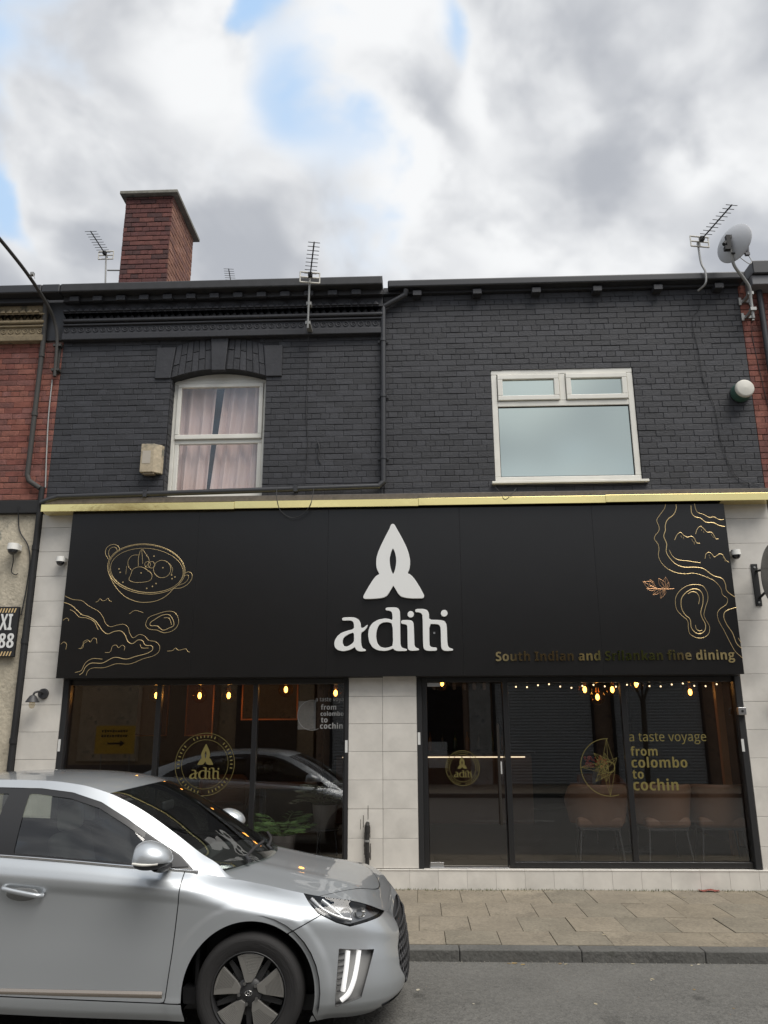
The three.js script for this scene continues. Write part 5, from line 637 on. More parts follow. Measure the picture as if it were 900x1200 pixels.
const lerpTab = (t, x) => { // t: [x, v...] sorted by falling x; smooth interpolation
  if (x >= t[0][0]) return t[0].slice(1); const n = t.length - 1; if (x <= t[n][0]) return t[n].slice(1);
  let i = 0; while (x < t[i + 1][0]) i++;
  const h = t[i + 1][0] - t[i][0], s = (x - t[i][0]) / h, o = [];
  for (let k = 1; k < t[0].length; k++) { const m = (a, b) => (t[b][k] - t[a][k]) / (t[b][0] - t[a][0]), d = m(i, i + 1), d0 = i > 0 ? m(i - 1, i) : d, d1 = i + 2 <= n ? m(i + 1, i + 2) : d, lim = (a, b) => (a * b <= 0 ? 0 : 2 * a * b / (a + b)), m0 = lim(d0, d) * h, m1 = lim(d, d1) * h, s2 = s * s, s3 = s2 * s; o.push((2 * s3 - 3 * s2 + 1) * t[i][k] + (s3 - 2 * s2 + s) * m0 + (-2 * s3 + 3 * s2) * t[i + 1][k] + (s3 - s2) * m1); }
  return o;
};
// plan of the widest line with heights: x, half width, top height, bottom height, inset at top
const PLAN = [[-0.068, 0, 0.600, 0.150, 0.115], [-0.078, 0.25, 0.605, 0.148, 0.110], [-0.115, 0.46, 0.640, 0.146, 0.100], [-0.20, 0.63, 0.690, 0.145, 0.095], [-0.33, 0.735, 0.733, 0.146, 0.10], [-0.50, 0.795, 0.758, 0.150, 0.115], [-0.70, 0.832, 0.788, 0.150, 0.155], [-0.94, 0.852, 0.833, 0.16, 0.172], [-1.14, 0.86, 0.870, 0.165, 0.145], [-1.30, 0.863, 0.902, 0.168, 0.105], [-1.70, 0.868, 0.938, 0.175, 0.072], [-2.02, 0.87, 0.965, 0.183, 0.066], [-2.42, 0.87, 0.994, 0.195, 0.066], [-3.1, 0.866, 1.03, 0.2, 0.07], [-3.5, 0.855, 1.045, 0.21, 0.09], [-3.9, 0.82, 1.04, 0.23, 0.11], [-4.12, 0.73, 1.0, 0.25, 0.12], [-4.22, 0.52, 0.97, 0.26, 0.08], [-4.26, 0.25, 0.96, 0.27, 0.06], [-4.27, 0, 0.96, 0.27, 0.05]];
const planCurve = new THREE.CatmullRomCurve3(PLAN.map((p) => V(p[0], 0, p[1])), false, 'centripetal');
const WC = [[-0.94, 0.304], [-3.44, 0.304]], WR = 0.30, AR = 0.362;
function bodyPt(u, v) {
  const uu = u * (PLAN.length - 1), i = Math.min(PLAN.length - 2, Math.floor(uu)), s = uu - i, c = planCurve.getPoint(u), cn = planCurve.getTangent(u), par = [2, 3, 4].map((k) => { const a = PLAN[Math.max(0, i - 1)][k], b = PLAN[i][k], d = PLAN[i + 1][k], e = PLAN[Math.min(PLAN.length - 1, i + 2)][k]; return 0.5 * (2 * b + (d - a) * s + (2 * a - 5 * b + 4 * d - e) * s * s + (3 * b - a - 3 * d + e) * s * s * s); });
  const nx = cn.z, nz = -cn.x, l = Math.hypot(nx, nz) || 1; // outward normal in plan
  const [top, bot, inT] = par, y = bot + (top - bot) * v, front = sstep(-0.75, -0.45, c.x), fend = sstep(-1.55, -0.95, c.x) * (1 - front), rear = sstep(-3.0, -3.6, c.x), door = Math.max(0, 1 - front - fend - rear);
  const prof = (t) => lerpTab(t, -v)[0];
  const D = prof([[0, 0.045], [-0.06, 0.012], [-0.13, 0.004], [-0.17, 0.010], [-0.35, 0.016], [-0.6, 0.026], [-0.78, 0.023], [-0.845, 0.006], [-0.87, 0.004], [-0.93, 0.022], [-1, inT]]);
  const Fd = prof([[0, 0.03], [-0.15, 0.010], [-0.45, 0.008], [-0.70, 0.012], [-0.80, 0.016], [-0.88, 0.045], [-0.95, 0.10], [-1, inT]]);
  const Ft = prof([[0, 0.10], [-0.07, 0.045], [-0.16, 0.012], [-0.30, 0.0], [-0.50, 0.008], [-0.68, 0.022], [-0.76, 0.026], [-0.9, 0.055], [-1, inT]]);
  const Rr = prof([[0, 0.06], [-0.2, 0.01], [-0.5, 0.0], [-0.75, 0.01], [-0.9, 0.03], [-1, inT]]);
  let off = D * door + Fd * fend + Ft * front + Rr * rear;
  for (const [wx, wy] of WC) { const d = Math.hypot(c.x - wx, y - wy); off -= 0.007 * sstep(0.47, 0.425, d) * sstep(0.30, 0.34, d) * sstep(0.95, 0.75, v); }
  return [c.x - nx / l * off, y, Math.max(0, c.z - nz / l * off)];
}
const side = grid(420, 120, bodyPt, true);
const rail = [[-1.05, 0.853, 0.688], [-1.11, 0.876, 0.686], [-1.18, 0.932, 0.668], [-1.28, 0.985, 0.655], [-1.425, 1.078, 0.638], [-1.655, 1.216, 0.612], [-1.80, 1.285, 0.600], [-1.889, 1.320, 0.594], [-2.08, 1.369, 0.588], [-2.30, 1.392, 0.585], [-2.58, 1.398, 0.582], [-3.0, 1.372, 0.575], [-3.4, 1.29, 0.565], [-3.8, 1.17, 0.56], [-4.15, 1.035, 0.58]];
const beltTab = PLAN.slice(7, 17).map((p) => [p[0], p[2], p[1] - p[4]]);
const upper = grid(240, 60, (u, v) => { const x = -1.06 - u * 3.07, [yb, zb] = lerpTab(beltTab, x), [yr, zr] = lerpTab(rail, x), b = v; return [x, yb + (yr - yb) * b, zb + (zr - zb) * b + 0.022 * Math.sin(Math.PI * Math.min(1, b)) * Math.min(1, (yr - yb) / 0.3)]; }, true);
function patch(nu, nv, fn) { return grid(nu, nv, (u, v) => fn(u, v * 2 - 1), false); }
const crown = (t, p = 2) => 1 - Math.abs(t) ** p;
const bonnetS = grid(120, 80, (u, w) => { const t = w * 2 - 1, uu = Math.pow(u, 1.4) * 0.475, [x, y, z] = bodyPt(uu * (10 / 10) * 0.98, 1); const cr = 0.052 * sstep(-0.10, -0.55, x); return [x + 0.0, y + cr * crown(t, 2.4) + 0.006 * Math.exp(-(((Math.abs(t) - 0.55) / 0.12) ** 2)) * sstep(-0.2, -0.5, x), z * t]; }, false);
const cowlX = (z) => -0.985 - 0.19 * (z / 0.66) ** 2;
const screen = grid(60, 60, (u, w) => { const t = w * 2 - 1, x = -1.889 + u * (1.889 - 1.15), [y, z] = lerpTab(rail, x), bow = (0.115 + 0.075 * u) * crown(t, 2.2); return [x + bow, y + (0.03 - 0.045 * u) * crown(t), z * t]; }, false);
const roofS = grid(80, 60, (u, w) => { const t = w * 2 - 1, x = -1.885 - u * 1.50, [y, z] = lerpTab(rail, x); return [x + 0.115 * crown(t, 2.2) * (1 - sstep(0, 0.35, u)), y + 0.03 * crown(t, 2), z * t]; }, true);
const tailS = grid(50, 50, (u, w) => { const t = w * 2 - 1, x = -3.385 - u * 0.78, [y, z] = lerpTab(rail, x); return [x - 0.05 * crown(t) * u, y + 0.03 * crown(t, 2) * (1 - u), z * t]; }, true);
const shrink = (g, d) => { const r = g.clone(), p = r.attributes.position.array, n = r.attributes.normal.array; for (let i = 0; i < p.length; i++) p[i] -= n[i] * d; return r; };
const both = (g) => [g, mirrorZ(g)];
const arch = (x, y) => Math.min(...WC.map(([a, b]) => Math.hypot(x - a, y - b) - AR));
const plastics = M([0.025, 0.025, 0.027], 0.55), tint = P([0.62, 0.66, 0.63], 0.0, { transmission: 1, thickness: 0, ior: 1.85 }), chrome = P([0.75, 0.74, 0.72], 0.12, { metalness: 1 }), tyreM = M([0.017, 0.016, 0.016], 0.8, { bumpMap: grain, bumpScale: 0.002 }), cabin = M([0.05, 0.05, 0.052], 0.85);
const xTab = PLAN.map((p) => [p[0], p[2], p[3]]);
function surfZ(x, y) { let lo = 0, hi = 0.6; for (let k = 0; k < 30; k++) { const m = (lo + hi) / 2, pr = lerpTab(xTab, planCurve.getPoint(m).x), p = bodyPt(m, clamp((y - pr[1]) / (pr[0] - pr[1]))); if (p[0] > x) lo = m; else hi = m; } const pr = lerpTab(xTab, planCurve.getPoint(lo).x); return bodyPt(lo, clamp((y - pr[1]) / (pr[0] - pr[1])))[2]; }
function makeCar(name, label, paintM) {
  const c = thing(name, label, 'car', [0, -0.085, 3.39]);
  const gp = 0.0028; // half a panel gap
  const doorF = [[-1.344, 0.96], [-1.348, 0.795], [-1.367, 0.51], [-1.388, 0.275], [-1.40, 0.262], [-2.36, 0.292], [-2.44, 0.32], [-2.455, 0.6], [-2.452, 1.06]], doorR = [[-2.452, 1.06], [-2.455, 0.6], [-2.44, 0.32], [-2.46, 0.295], [-3.02, 0.30], [-3.12, 0.42], [-3.25, 0.60], [-3.36, 0.80], [-3.38, 1.1]];
  const bump = [[-0.533, 0.694], [-0.738, 0.598], [-0.62, 0.30], [-0.56, 0.1], [1, 0.1], [1, 0.72], [-0.2, 0.70]];
  const lamp = [[-0.672, 0.786], [-0.633, 0.745], [-0.574, 0.693], [-0.47, 0.643], [-0.395, 0.620], [-0.235, 0.640], [-0.16, 0.655], [-0.165, 0.690], [-0.25, 0.716], [-0.40, 0.738]];
  const drl = [[-0.452, 0.512], [-0.470, 0.225], [-0.33, 0.262], [-0.262, 0.488]];
  const sF = sdPoly(doorF), sR = sdPoly(doorR), sB = sdPoly(bump), sL = sdPoly(lamp), sD = sdPoly(drl), sill = (x, y) => (0.262 + (x + 1.40) * -0.031) - y;
  const grilleF = (x, y, z) => { const w = 0.47 - 0.10 * sstep(0.42, 0.58, y) - 0.14 * sstep(0.36, 0.22, y); return Math.min(w - Math.abs(z), y - 0.215, 0.59 - y) * (x > -0.5 ? 1 : -1) - (x > -0.5 ? 0 : 1); };
  mesh('inner_shell', [...both(clip(shrink(side, 0.012), (x, y) => Math.min(arch(x, y) - 0.02, -sL(x, y) - 0.006, -sD(x, y) - 0.006))), shrink(clip(bonnetS, (x, y, z) => x - cowlX(z)), 0.012)], plastics, c);
  const A = (f) => both(clip(side, (x, y, z) => Math.min(f(x, y, z), arch(x, y))));
  const bp = mesh('front_bumper', A((x, y, z) => Math.min(sB(x, y) - gp, -sL(x, y) - gp, -sD(x, y) - 0.001, -grilleF(x, y, z))), paintM, c);
  mesh('front_wing', A((x, y) => Math.min(-sB(x, y) - gp, -sL(x, y) - gp, -sF(x, y) - gp, x + 1.395, Math.max(-sill(x, y) - gp, x + 1.28), x < -0.45 ? 1 : -1)), paintM, c);
  mesh('sill', A((x, y) => Math.min(sill(x, y) - gp, -1.283 - x, x + 3.2)), paintM, c);
  for (const [nm, s] of [['front_door', sF], ['rear_door', sR]]) for (const m of [0, 1]) { const g = clip(side, (x, y) => Math.min(s(x, y) - gp, arch(x, y))); mesh(nm, m ? mirrorZ(g) : g, paintM, c); }
  mesh('rear_quarter', A((x, y) => Math.min(-sR(x, y) - gp, -3.0 - x, Math.max(-sill(x, y) - gp, -3.2 - x))), paintM, c);
  // bonnet, nose panel
  const noseX = (z) => -0.262 - 0.24 * (z / 0.6) ** 2;
  mesh('bonnet', clip(bonnetS, (x, y, z) => Math.min(x - cowlX(z) - 0.002, noseX(z) - gp - x)), paintM, c); mesh('nose_panel', clip(bonnetS, (x, y, z) => x - noseX(z) - gp), paintM, c);
  mesh('scuttle', [shrink(clip(bonnetS, (x, y, z) => cowlX(z) + 0.012 - x), 0.012)], plastics, c);
  // greenhouse
  const frameO = [[-2.414, 0.99], [-2.017, 0.963], [-1.676, 0.934], [-1.262, 0.90], [-1.302, 0.915], [-1.388, 0.985], [-1.557, 1.078], [-1.742, 1.184], [-1.915, 1.272], [-2.101, 1.326], [-2.299, 1.350], [-2.58, 1.356], [-3.0, 1.325], [-3.35, 1.23], [-3.62, 1.10], [-3.68, 1.05], [-3.1, 1.022]], sO = sdPoly(frameO);
  const gF = [[-2.345, 1.006], [-1.70, 0.957], [-1.60, 0.952], [-1.60, 1.072], [-1.742, 1.150], [-1.915, 1.238], [-2.10, 1.292], [-2.32, 1.318], [-2.362, 1.318]], gR = [[-2.50, 1.02], [-2.49, 1.32], [-2.75, 1.318], [-3.0, 1.290], [-3.25, 1.22], [-3.30, 1.07], [-3.1, 1.045]], sGF = sdPoly(gF), sGR = sdPoly(gR);
  mesh('roof_rail', both(clip(upper, (x, y) => -sO(x, y))), paintM, c);
  mesh('window_frame', both(clip(shrink(upper, 0.003), (x, y) => Math.min(sO(x, y) - 0.001, -sGF(x, y), -sGR(x, y)))), P([0.02, 0.02, 0.021], 0.3), c);
  for (const m of [0, 1]) for (const s of [sGF, sGR]) { const g = clip(shrink(upper, 0.008), (x, y) => s(x, y) + 0.004); mesh('side_window', m ? mirrorZ(g) : g, tint, c); }
  for (const s of [1, -1]) mesh('belt_trim', tube([[-3.5, 1.047], [-3.1, 1.026], [-2.42, 0.992], [-2.02, 0.965], [-1.68, 0.937], [-1.27, 0.903]].map(([x, y]) => { const [yb, zb] = lerpTab(beltTab, x); return [x, y + 0.002, s * (zb + 0.004)]; }), 0.0075, 60, 8), chrome, c);
  mesh('roof', roofS, paintM, c); mesh('tailgate', clip(tailS, (x, y, z) => Math.max(Math.abs(z) - 0.46, -4.0 - x)), paintM, c); mesh('rear_window', clip(shrink(tailS, 0.004), (x, y, z) => Math.min(0.465 - Math.abs(z), x + 4.005)), tint, c);
  mesh('deck', grid(20, 4, (u, w) => { const t = u * 2 - 1; return [-4.13 - 0.09 * w * (1 - t * t), 1.03 - 0.05 * w, t * 0.6]; }, true), paintM, c);
  const ws = mesh('windscreen', clip(screen, (x, y, z) => 1), tint, c); mesh('wiper', [tube([[-1.06, 0.935, 0.46], [-1.06, 0.955, 0.2], [-1.055, 0.96, -0.1]], 0.009, 20, 6), tube([[-1.02, 0.925, -0.08], [-1.04, 0.955, -0.3], [-1.1, 0.97, -0.5]], 0.009, 20, 6), rod([-1.03, 0.92, 0.47], [-1.06, 0.94, 0.44], 0.014), rod([-0.99, 0.91, -0.06], [-1.03, 0.93, -0.1], 0.014)], plastics, ws);
  // cabin
  mesh('dashboard', [new RoundedBoxGeometry(0.36, 0.12, 1.2, 3, 0.05).translate(-1.36, 0.84, 0), new RoundedBoxGeometry(0.2, 0.09, 0.35, 3, 0.03).translate(-1.47, 0.90, 0.33)], cabin, c); mesh('steering_wheel', new THREE.TorusGeometry(0.165, 0.014, 8, 30).rotateY(Math.PI / 2).rotateZ(0.4).translate(-1.60, 0.89, 0.33), plastics, c);
  for (const z of [-0.34, 0.34]) { const s = new THREE.Group(); s.name = 'front_seat'; c.add(s); mesh('backrest', new RoundedBoxGeometry(0.13, 0.58, 0.44, 4, 0.055).rotateZ(0.24).translate(-2.15, 0.80, z), cabin, s); mesh('headrest', new RoundedBoxGeometry(0.09, 0.16, 0.25, 4, 0.04).rotateZ(0.1).translate(-2.22, 1.16, z), M([0.30, 0.30, 0.28], 0.8), s); mesh('cushion', new RoundedBoxGeometry(0.5, 0.14, 0.46, 4, 0.05).translate(-1.9, 0.5, z), cabin, s); }
  mesh('rear_seat', [new RoundedBoxGeometry(0.14, 0.55, 1.1, 4, 0.05).rotateZ(0.3).translate(-3.05, 0.8, 0)], cabin, c); mesh('cabin_floor', [bb(-3.2, -1.25, 0.22, 0.3, -0.72, 0.72), bb(-1.27, -1.25, 0.3, 0.8, -0.7, 0.7), bb(-3.3, -3.2, 0.3, 1.0, -0.7, 0.7)], plastics, c); mesh('interior_mirror', new RoundedBoxGeometry(0.03, 0.06, 0.22, 2, 0.015).translate(-1.70, 1.20, 0.0), plastics, c);
  mesh('underbody', [bb(-4.1, -0.35, 0.16, 0.24, -0.6, 0.6), ...WC.flatMap(([x, y]) => [1, -1].map((s) => { const g = new THREE.CylinderGeometry(AR + 0.03, AR + 0.03, 0.30, 36, 1, true, 0, 6.2832); g.rotateX(Math.PI / 2); g.scale(-1, 1, 1); g.translate(x, y, s * 0.69); const p = clip(clean(g), (a, b) => b - 0.2); return p; })), ...WC.map(([x, y]) => bb(x - 0.4, x + 0.4, 0.24, 0.7, -0.54, 0.54))], plastics, c);
  // lamps
  const glassL = P([0.95, 0.96, 0.96], 0.02, { transmission: 1, thickness: 0, ior: 1.45 });
  for (const m of [0, 1]) {
    const h = new THREE.Group(); h.name = 'headlight'; c.add(h); const mz = (g) => (m ? mirrorZ(clean(g)) : g);
    mesh('lens', mz(clip(shrink(side, 0.001), (x, y) => sL(x, y) - 0.001)), glassL, h); mesh('housing', mz(clip(side, (x, y) => sL(x, y) - 0.002).translate(-0.02, -0.004, -0.05)), M([0.16, 0.16, 0.165], 0.3, { metalness: 0.5 }), h);
    const zAt = (x, y = 0.7) => surfZ(x, y) - 0.012;
    for (const [x, y, r] of [[-0.43, 0.668, 0.036], [-0.345, 0.668, 0.03]]) mesh('reflector', [mz(clean(lathe([[0, -0.012], [r * 0.6, 0.0], [r, 0.03], [r * 1.05, 0.03]], 20).scale(1.15, 1, 0.85).rotateX(Math.PI / 2 - 0.1).rotateY(0.75).translate(x - 0.015, y, zAt(x, y) - 0.055)))], chrome, h);
    mesh('bezel', [mz(clean(tube([[-0.62, 0.752, zAt(-0.62, 0.752)], [-0.55, 0.705, zAt(-0.55, 0.705)], [-0.47, 0.668, zAt(-0.47, 0.668)], [-0.39, 0.645, zAt(-0.39, 0.645)]], 0.012, 24, 6))), mz(clean(tube([[-0.56, 0.742, zAt(-0.56, 0.742) - 0.01], [-0.49, 0.700, zAt(-0.49, 0.7) - 0.006], [-0.44, 0.66, zAt(-0.44, 0.66) - 0.004]], 0.014, 20, 6)))], M([0.5, 0.5, 0.5], 0.25, { metalness: 0.6 }), h);
    const d = new THREE.Group(); d.name = 'bumper_lamp'; c.add(d);
    mesh('surround', mz(clip(shrink(side, 0.035), (x, y) => sD(x, y) + 0.018)), M([0.36, 0.36, 0.355], 0.4, { metalness: 0.4 }), d);
    mesh('return', mz(clip(grid(160, 2, (u, w) => { const k = u * 4, i = Math.min(3, Math.floor(k)), s = k - i, a = drl[i], b = drl[(i + 1) % 4], x = a[0] + (b[0] - a[0]) * s, y = a[1] + (b[1] - a[1]) * s; const best = [0, 0, surfZ(x, y)], nrm = V(0.45, 0, 0.9); return [x - nrm.x * 0.036 * w * 0.4, y, best[2] - 0.002 - 0.034 * w]; }, false), () => 1)), M([0.10, 0.10, 0.10], 0.5), d);
    const bar = (pts) => tube(pts.map(([x, y]) => [x, y, surfZ(x, y) - 0.020]), 0.0135, 30, 8, false, 'catmullrom');
    mesh('light_bar', [mz(clean(bar([[-0.405, 0.495], [-0.412, 0.42], [-0.425, 0.33], [-0.43, 0.30]])))], P([0.8, 0.8, 0.8], 0.3, { emissive: lin(1, 0.98, 0.95), emissiveIntensity: 0.4 }), d); mesh('light_bar', [mz(clean(bar([[-0.345, 0.492], [-0.355, 0.42], [-0.372, 0.345], [-0.40, 0.285], [-0.44, 0.252]])))], P([0.8, 0.8, 0.8], 0.3, { emissive: lin(1, 0.98, 0.95), emissiveIntensity: 0.4 }), d);
    const ribs = []; for (let k = 0; k < 7; k++) { const y = 0.30 + k * 0.03; ribs.push(mz(clean(rod([-0.462 + 0.0004 * k, y, surfZ(-0.462, y) - 0.024], [-0.425, y, surfZ(-0.425, y) - 0.03], 0.004, 5)))); } mesh('rib', ribs, plastics, d);
  }
  const gr = new THREE.Group(); gr.name = 'grille'; c.add(gr); mesh('backing', both(clip(shrink(side, 0.03), (x, y, z) => grilleF(x, y, z) + 0.01)), M([0.008, 0.008, 0.008], 0.6), gr);
  const hx = []; for (let r = 0; r < 7; r++) for (let k = -8; k <= 8; k++) { const z = (k + (r % 2) * 0.5) * 0.056, y = 0.25 + r * 0.052; if (grilleF(0, y, z) < 0.015) continue; const x = lerpTab([...PLAN.slice(0, 6)].map((p) => [-p[1], p[0]]), -Math.abs(z))[0]; const lean = lerpTab([[0, 0.10], [-0.07, 0.045], [-0.16, 0.012], [-0.30, 0.0], [-0.50, 0.008], [-0.68, 0.022], [-0.76, 0.026], [-0.9, 0.055], [-1, 0.11]], -(y - 0.15) / 0.45)[0]; const t = new THREE.TorusGeometry(0.028, 0.007, 5, 6); t.rotateY(Math.PI / 2); t.rotateY(-Math.sign(z) * 0.25 * Math.abs(z) / 0.4); t.translate(x - lean - 0.006, y, z); hx.push(t); }
  mesh('grille_mesh', hx, plastics, gr).userData.kind = 'stuff';
  mesh('front_splitter', both(clip(shrink(side, -0.006), (x, y) => Math.min(0.185 - y, x + 0.22))), plastics, c);
  // door details
  for (const s of [1, -1]) {
    const zAt = (x) => lerpTab(PLAN.map((p) => [p[0], p[1]]), x)[0];
    mesh('door_strip', [grid(60, 6, (u, w) => { const x = -1.405 - u * 1.63, y = 0.330 + 0.018 * u - 0.036 * 0.5 + 0.036 * w - 0.030; return [x, y, s * (zAt(x) + 0.001 - 0.010 * Math.abs(w - 0.5) * 2)]; }, s > 0)], P([0.42, 0.37, 0.32], 0.25, { metalness: 0.8 }), c);
    for (const hx0 of [-2.12, -3.02]) { const h = new THREE.Group(); h.name = 'door_handle'; c.add(h); const zz = zAt(hx0) - 0.012; mesh('grip', tube([[hx0, 0.792, s * (zz - 0.005)], [hx0 - 0.03, 0.797, s * (zz + 0.022)], [hx0 - 0.12, 0.812, s * (zz + 0.026)], [hx0 - 0.21, 0.828, s * (zz + 0.02)], [hx0 - 0.235, 0.833, s * (zz - 0.005)]], 0.0135, 30, 10).scale(1, 1, 1), paintM, h); const cup = new THREE.SphereGeometry(0.075, 24, 12).scale(1.25, 0.48, 0.12).translate(hx0 - 0.12, 0.800, s * (zz - 0.006)); mesh('recess', cup, M([0.22, 0.225, 0.225], 0.4, { metalness: 0.5 }), h); }
    // mirror
    const mr = new THREE.Group(); mr.name = 'door_mirror'; c.add(mr);
    const shell = new THREE.SphereGeometry(1, 36, 24); { const p = shell.attributes.position; for (let i = 0; i < p.count; i++) { let x = p.getX(i), y = p.getY(i), z = p.getZ(i); if (y < 0) y *= 0.62; x *= x > 0 ? 1.0 : 0.85; const k = x < -0.55 ? -0.55 + (x + 0.55) * 0.15 : x; p.setXYZ(i, k * 0.128, y * 0.095 * (1 - 0.12 * x), z * 0.105); } shell.computeVertexNormals(); }
    const sg = clean(shell); mesh('cap', [clip(sg, (x, y) => y + 0.012 - 0.0 * x)].map((g) => g.translate(-1.492, 1.0, s * 0.965)), paintM, mr); mesh('base', [clip(shrink(sg, 0.003), (x, y) => -0.010 - y).translate(-1.492, 1.0, s * 0.965), tube([[-1.47, 0.955, s * 0.93], [-1.45, 0.94, s * 0.86], [-1.44, 0.945, s * 0.78]], 0.026, 16, 8)], plastics, mr); mesh('turn_lamp', tube([[-1.42, 0.987, s * 1.045], [-1.49, 0.985, s * 1.069], [-1.555, 0.989, s * 1.058]], 0.007, 16, 6), M([0.7, 0.68, 0.62], 0.3), mr);
    mesh('mirror_sail', clip(shrink(upper, -0.003), (x, y) => Math.min(sO(x, y) - 0.004, x + 1.61, y - 0.93)).scale(1, 1, s), plastics, c);
  }
  // wheels
  const alloy = P([0.34, 0.33, 0.31], 0.35, { metalness: 0.75 }), alloyD = M([0.025, 0.025, 0.026], 0.45);
  for (const [wx, wy] of WC) for (const s of [1, -1]) {
    const w = new THREE.Group(); w.name = 'wheel'; w.position.set(wx, wy, s * 0.735); if (s < 0) w.rotation.y = Math.PI; w.rotation.order = 'YXZ'; c.add(w);
    const turn = (g) => g.rotateX(Math.PI / 2);
    mesh('tyre', turn(lathe([[0.205, -0.09], [0.24, -0.098], [0.28, -0.096], [0.295, -0.08], [0.3, -0.05], [0.3, 0.05], [0.295, 0.08], [0.28, 0.097], [0.262, 0.101], [0.258, 0.0985], [0.235, 0.0995], [0.206, 0.088]], 72)), tyreM, w);
    mesh('rim', turn(lathe([[0.207, 0.088], [0.204, 0.095], [0.199, 0.09], [0.194, 0.055], [0.19, -0.08]], 64)), alloyD, w); mesh('brake_disc', turn(cyl(0.13, 0.13, 0.02, 0, 0.0, 0, 32)), mats.galv, w); mesh('barrel', turn(cyl(0.19, 0.19, 0.02, 0, -0.05, 0, 32)), alloyD, w);
    for (let k = 0; k < 5; k++) {
      const a = k * Math.PI * 2 / 5 + 0.33, sp = new THREE.Group(); sp.name = 'spoke'; w.add(sp);
      const q = (r, t) => [Math.cos(a + t) * r, Math.sin(a + t) * r]; const pts = [q(0.052, -0.25), q(0.085, -0.42)]; for (let i = 0; i <= 8; i++) pts.push(q(0.194, -0.44 + i / 8 * 0.80)); pts.push(q(0.10, 0.36), q(0.052, 0.42));
      mesh('blade', ext(shapeOf(pts), 0.016, 0.066, 0.003), alloy, sp);
      const gv = []; for (let i = 0; i < 12; i++) { const r = 0.10 + i * 0.0078, t0 = -0.38, t1 = 0.05 + 0.2 * (i / 12); gv.push(rod([...q(r, t0), 0.0825], [...q(r, t1), 0.0825], 0.0013, 4)); } mesh('groove', gv, M([0.2, 0.195, 0.185], 0.4, { metalness: 0.7 }), sp).userData.kind = 'stuff';
      const a2 = a + 0.63; const strut = shapeOf([[Math.cos(a2 - 0.5) * 0.05, Math.sin(a2 - 0.5) * 0.05], [Math.cos(a2 - 0.06) * 0.19, Math.sin(a2 - 0.06) * 0.19], [Math.cos(a2 + 0.07) * 0.19, Math.sin(a2 + 0.07) * 0.19], [Math.cos(a2 + 0.45) * 0.05, Math.sin(a2 + 0.45) * 0.05]]); mesh('strut', ext(strut, 0.02, 0.035, 0.003), alloyD, w);
      mesh('wheel_bolt', turn(cyl(0.0095, 0.0105, 0.02, 0, 0, 0, 6)).translate(Math.cos(a + 0.45) * 0.052, Math.sin(a + 0.45) * 0.052, 0.083), P([0.3, 0.3, 0.3], 0.3, { metalness: 1 }), w);
    }
    mesh('hub', turn(lathe([[0.075, 0.05], [0.07, 0.074], [0.035, 0.077], [0.03, 0.083], [0, 0.085]], 36)), alloyD, w);
    mesh('hub_badge', [new THREE.TorusGeometry(0.019, 0.0022, 6, 24).scale(1, 0.66, 1).translate(0, 0, 0.086), rod([-0.009, -0.009, 0.086], [-0.004, 0.009, 0.086], 0.002, 5), rod([0.004, -0.009, 0.086], [0.009, 0.009, 0.086], 0.002, 5), rod([-0.007, -0.001, 0.086], [0.007, 0.001, 0.086], 0.002, 5)], chrome, w);
  }
  return c;
}
const silver = P([0.475, 0.50, 0.52], 0.40, { metalness: 0.64, clearcoat: 1, clearcoatRoughness: 0.02 });
const car = makeCar('parked_car', 'silver hatchback car parked at the kerb before the restaurant', silver);
{ // a dark car across the road, seen only as a reflection
  const dark2 = P([0.03, 0.033, 0.04], 0.35, { metalness: 0.4, clearcoat: 1, clearcoatRoughness: 0.03 });
  const k = car.clone(); k.name = numbered('parked_car'); k.position.set(-9.4, -0.085, 11.3); k.traverse((m) => { if (m.isMesh && m.material === silver) m.material = dark2; }); scene.add(k); tag(k, 'dark hatchback car parked across the street', 'car');
}
// ---------------------------------------------------------------- street
const asphaltMap = tex(1024, 1024, (u, v) => { const a = tnoise(u, v, 5, 5, 41), b = hash3(Math.floor(u * 512), Math.floor(v * 512), 5), c = tnoise(u, v, 90, 2, 47), s = sstep(0.66, 0.74, tnoise(u, v, 11, 4, 44)); const k = (0.72 + (a - 0.5) * 0.5 + (c - 0.5) * 0.5 + (b > 0.93 ? 0.45 : 0) - (b < 0.06 ? 0.25 : 0)) * (1 - 0.3 * s); return [k, k * 0.99, k * 0.965]; });
const asphaltBump = tex(1024, 1024, (u, v) => 0.5 + (tnoise(u, v, 150, 2, 51) - 0.5) * 1.4, false);
const asphalt = M([0.155, 0.152, 0.143], 0.88, { map: asphaltMap, bumpMap: asphaltBump, bumpScale: 0.006 });
{ const g = metreUV(new THREE.PlaneGeometry(300, 300).rotateX(-Math.PI / 2).translate(0, -0.085, 0), 0.55); const r = mesh('road', g, asphalt); r.userData.kind = 'structure'; }
const slabMap = tex(512, 512, (u, v) => { const a = tnoise(u, v, 5, 5, 61), b = tnoise(u, v, 60, 3, 63), h = hash3(Math.floor(u * 512), Math.floor(v * 512), 9), s = sstep(0.6, 0.75, tnoise(u, v, 9, 4, 66)); const k = 0.74 + (a - 0.5) * 0.5 + (b - 0.5) * 0.55 + (h > 0.96 ? 0.25 : 0); return [k * (1 - 0.25 * s), k * (1 - 0.24 * s), k * (1 - 0.28 * s)]; });
const slabs = [[0.27, 0.233, 0.177], [0.245, 0.216, 0.165], [0.285, 0.245, 0.184], [0.262, 0.224, 0.166]].map((c) => M(c, 0.92, { map: slabMap, bumpMap: grain, bumpScale: 0.004 }));
const jointM = M([0.10, 0.09, 0.06], 1), kerbM = M([0.13, 0.127, 0.117], 0.9, { map: slabMap, bumpMap: grain, bumpScale: 0.006 });
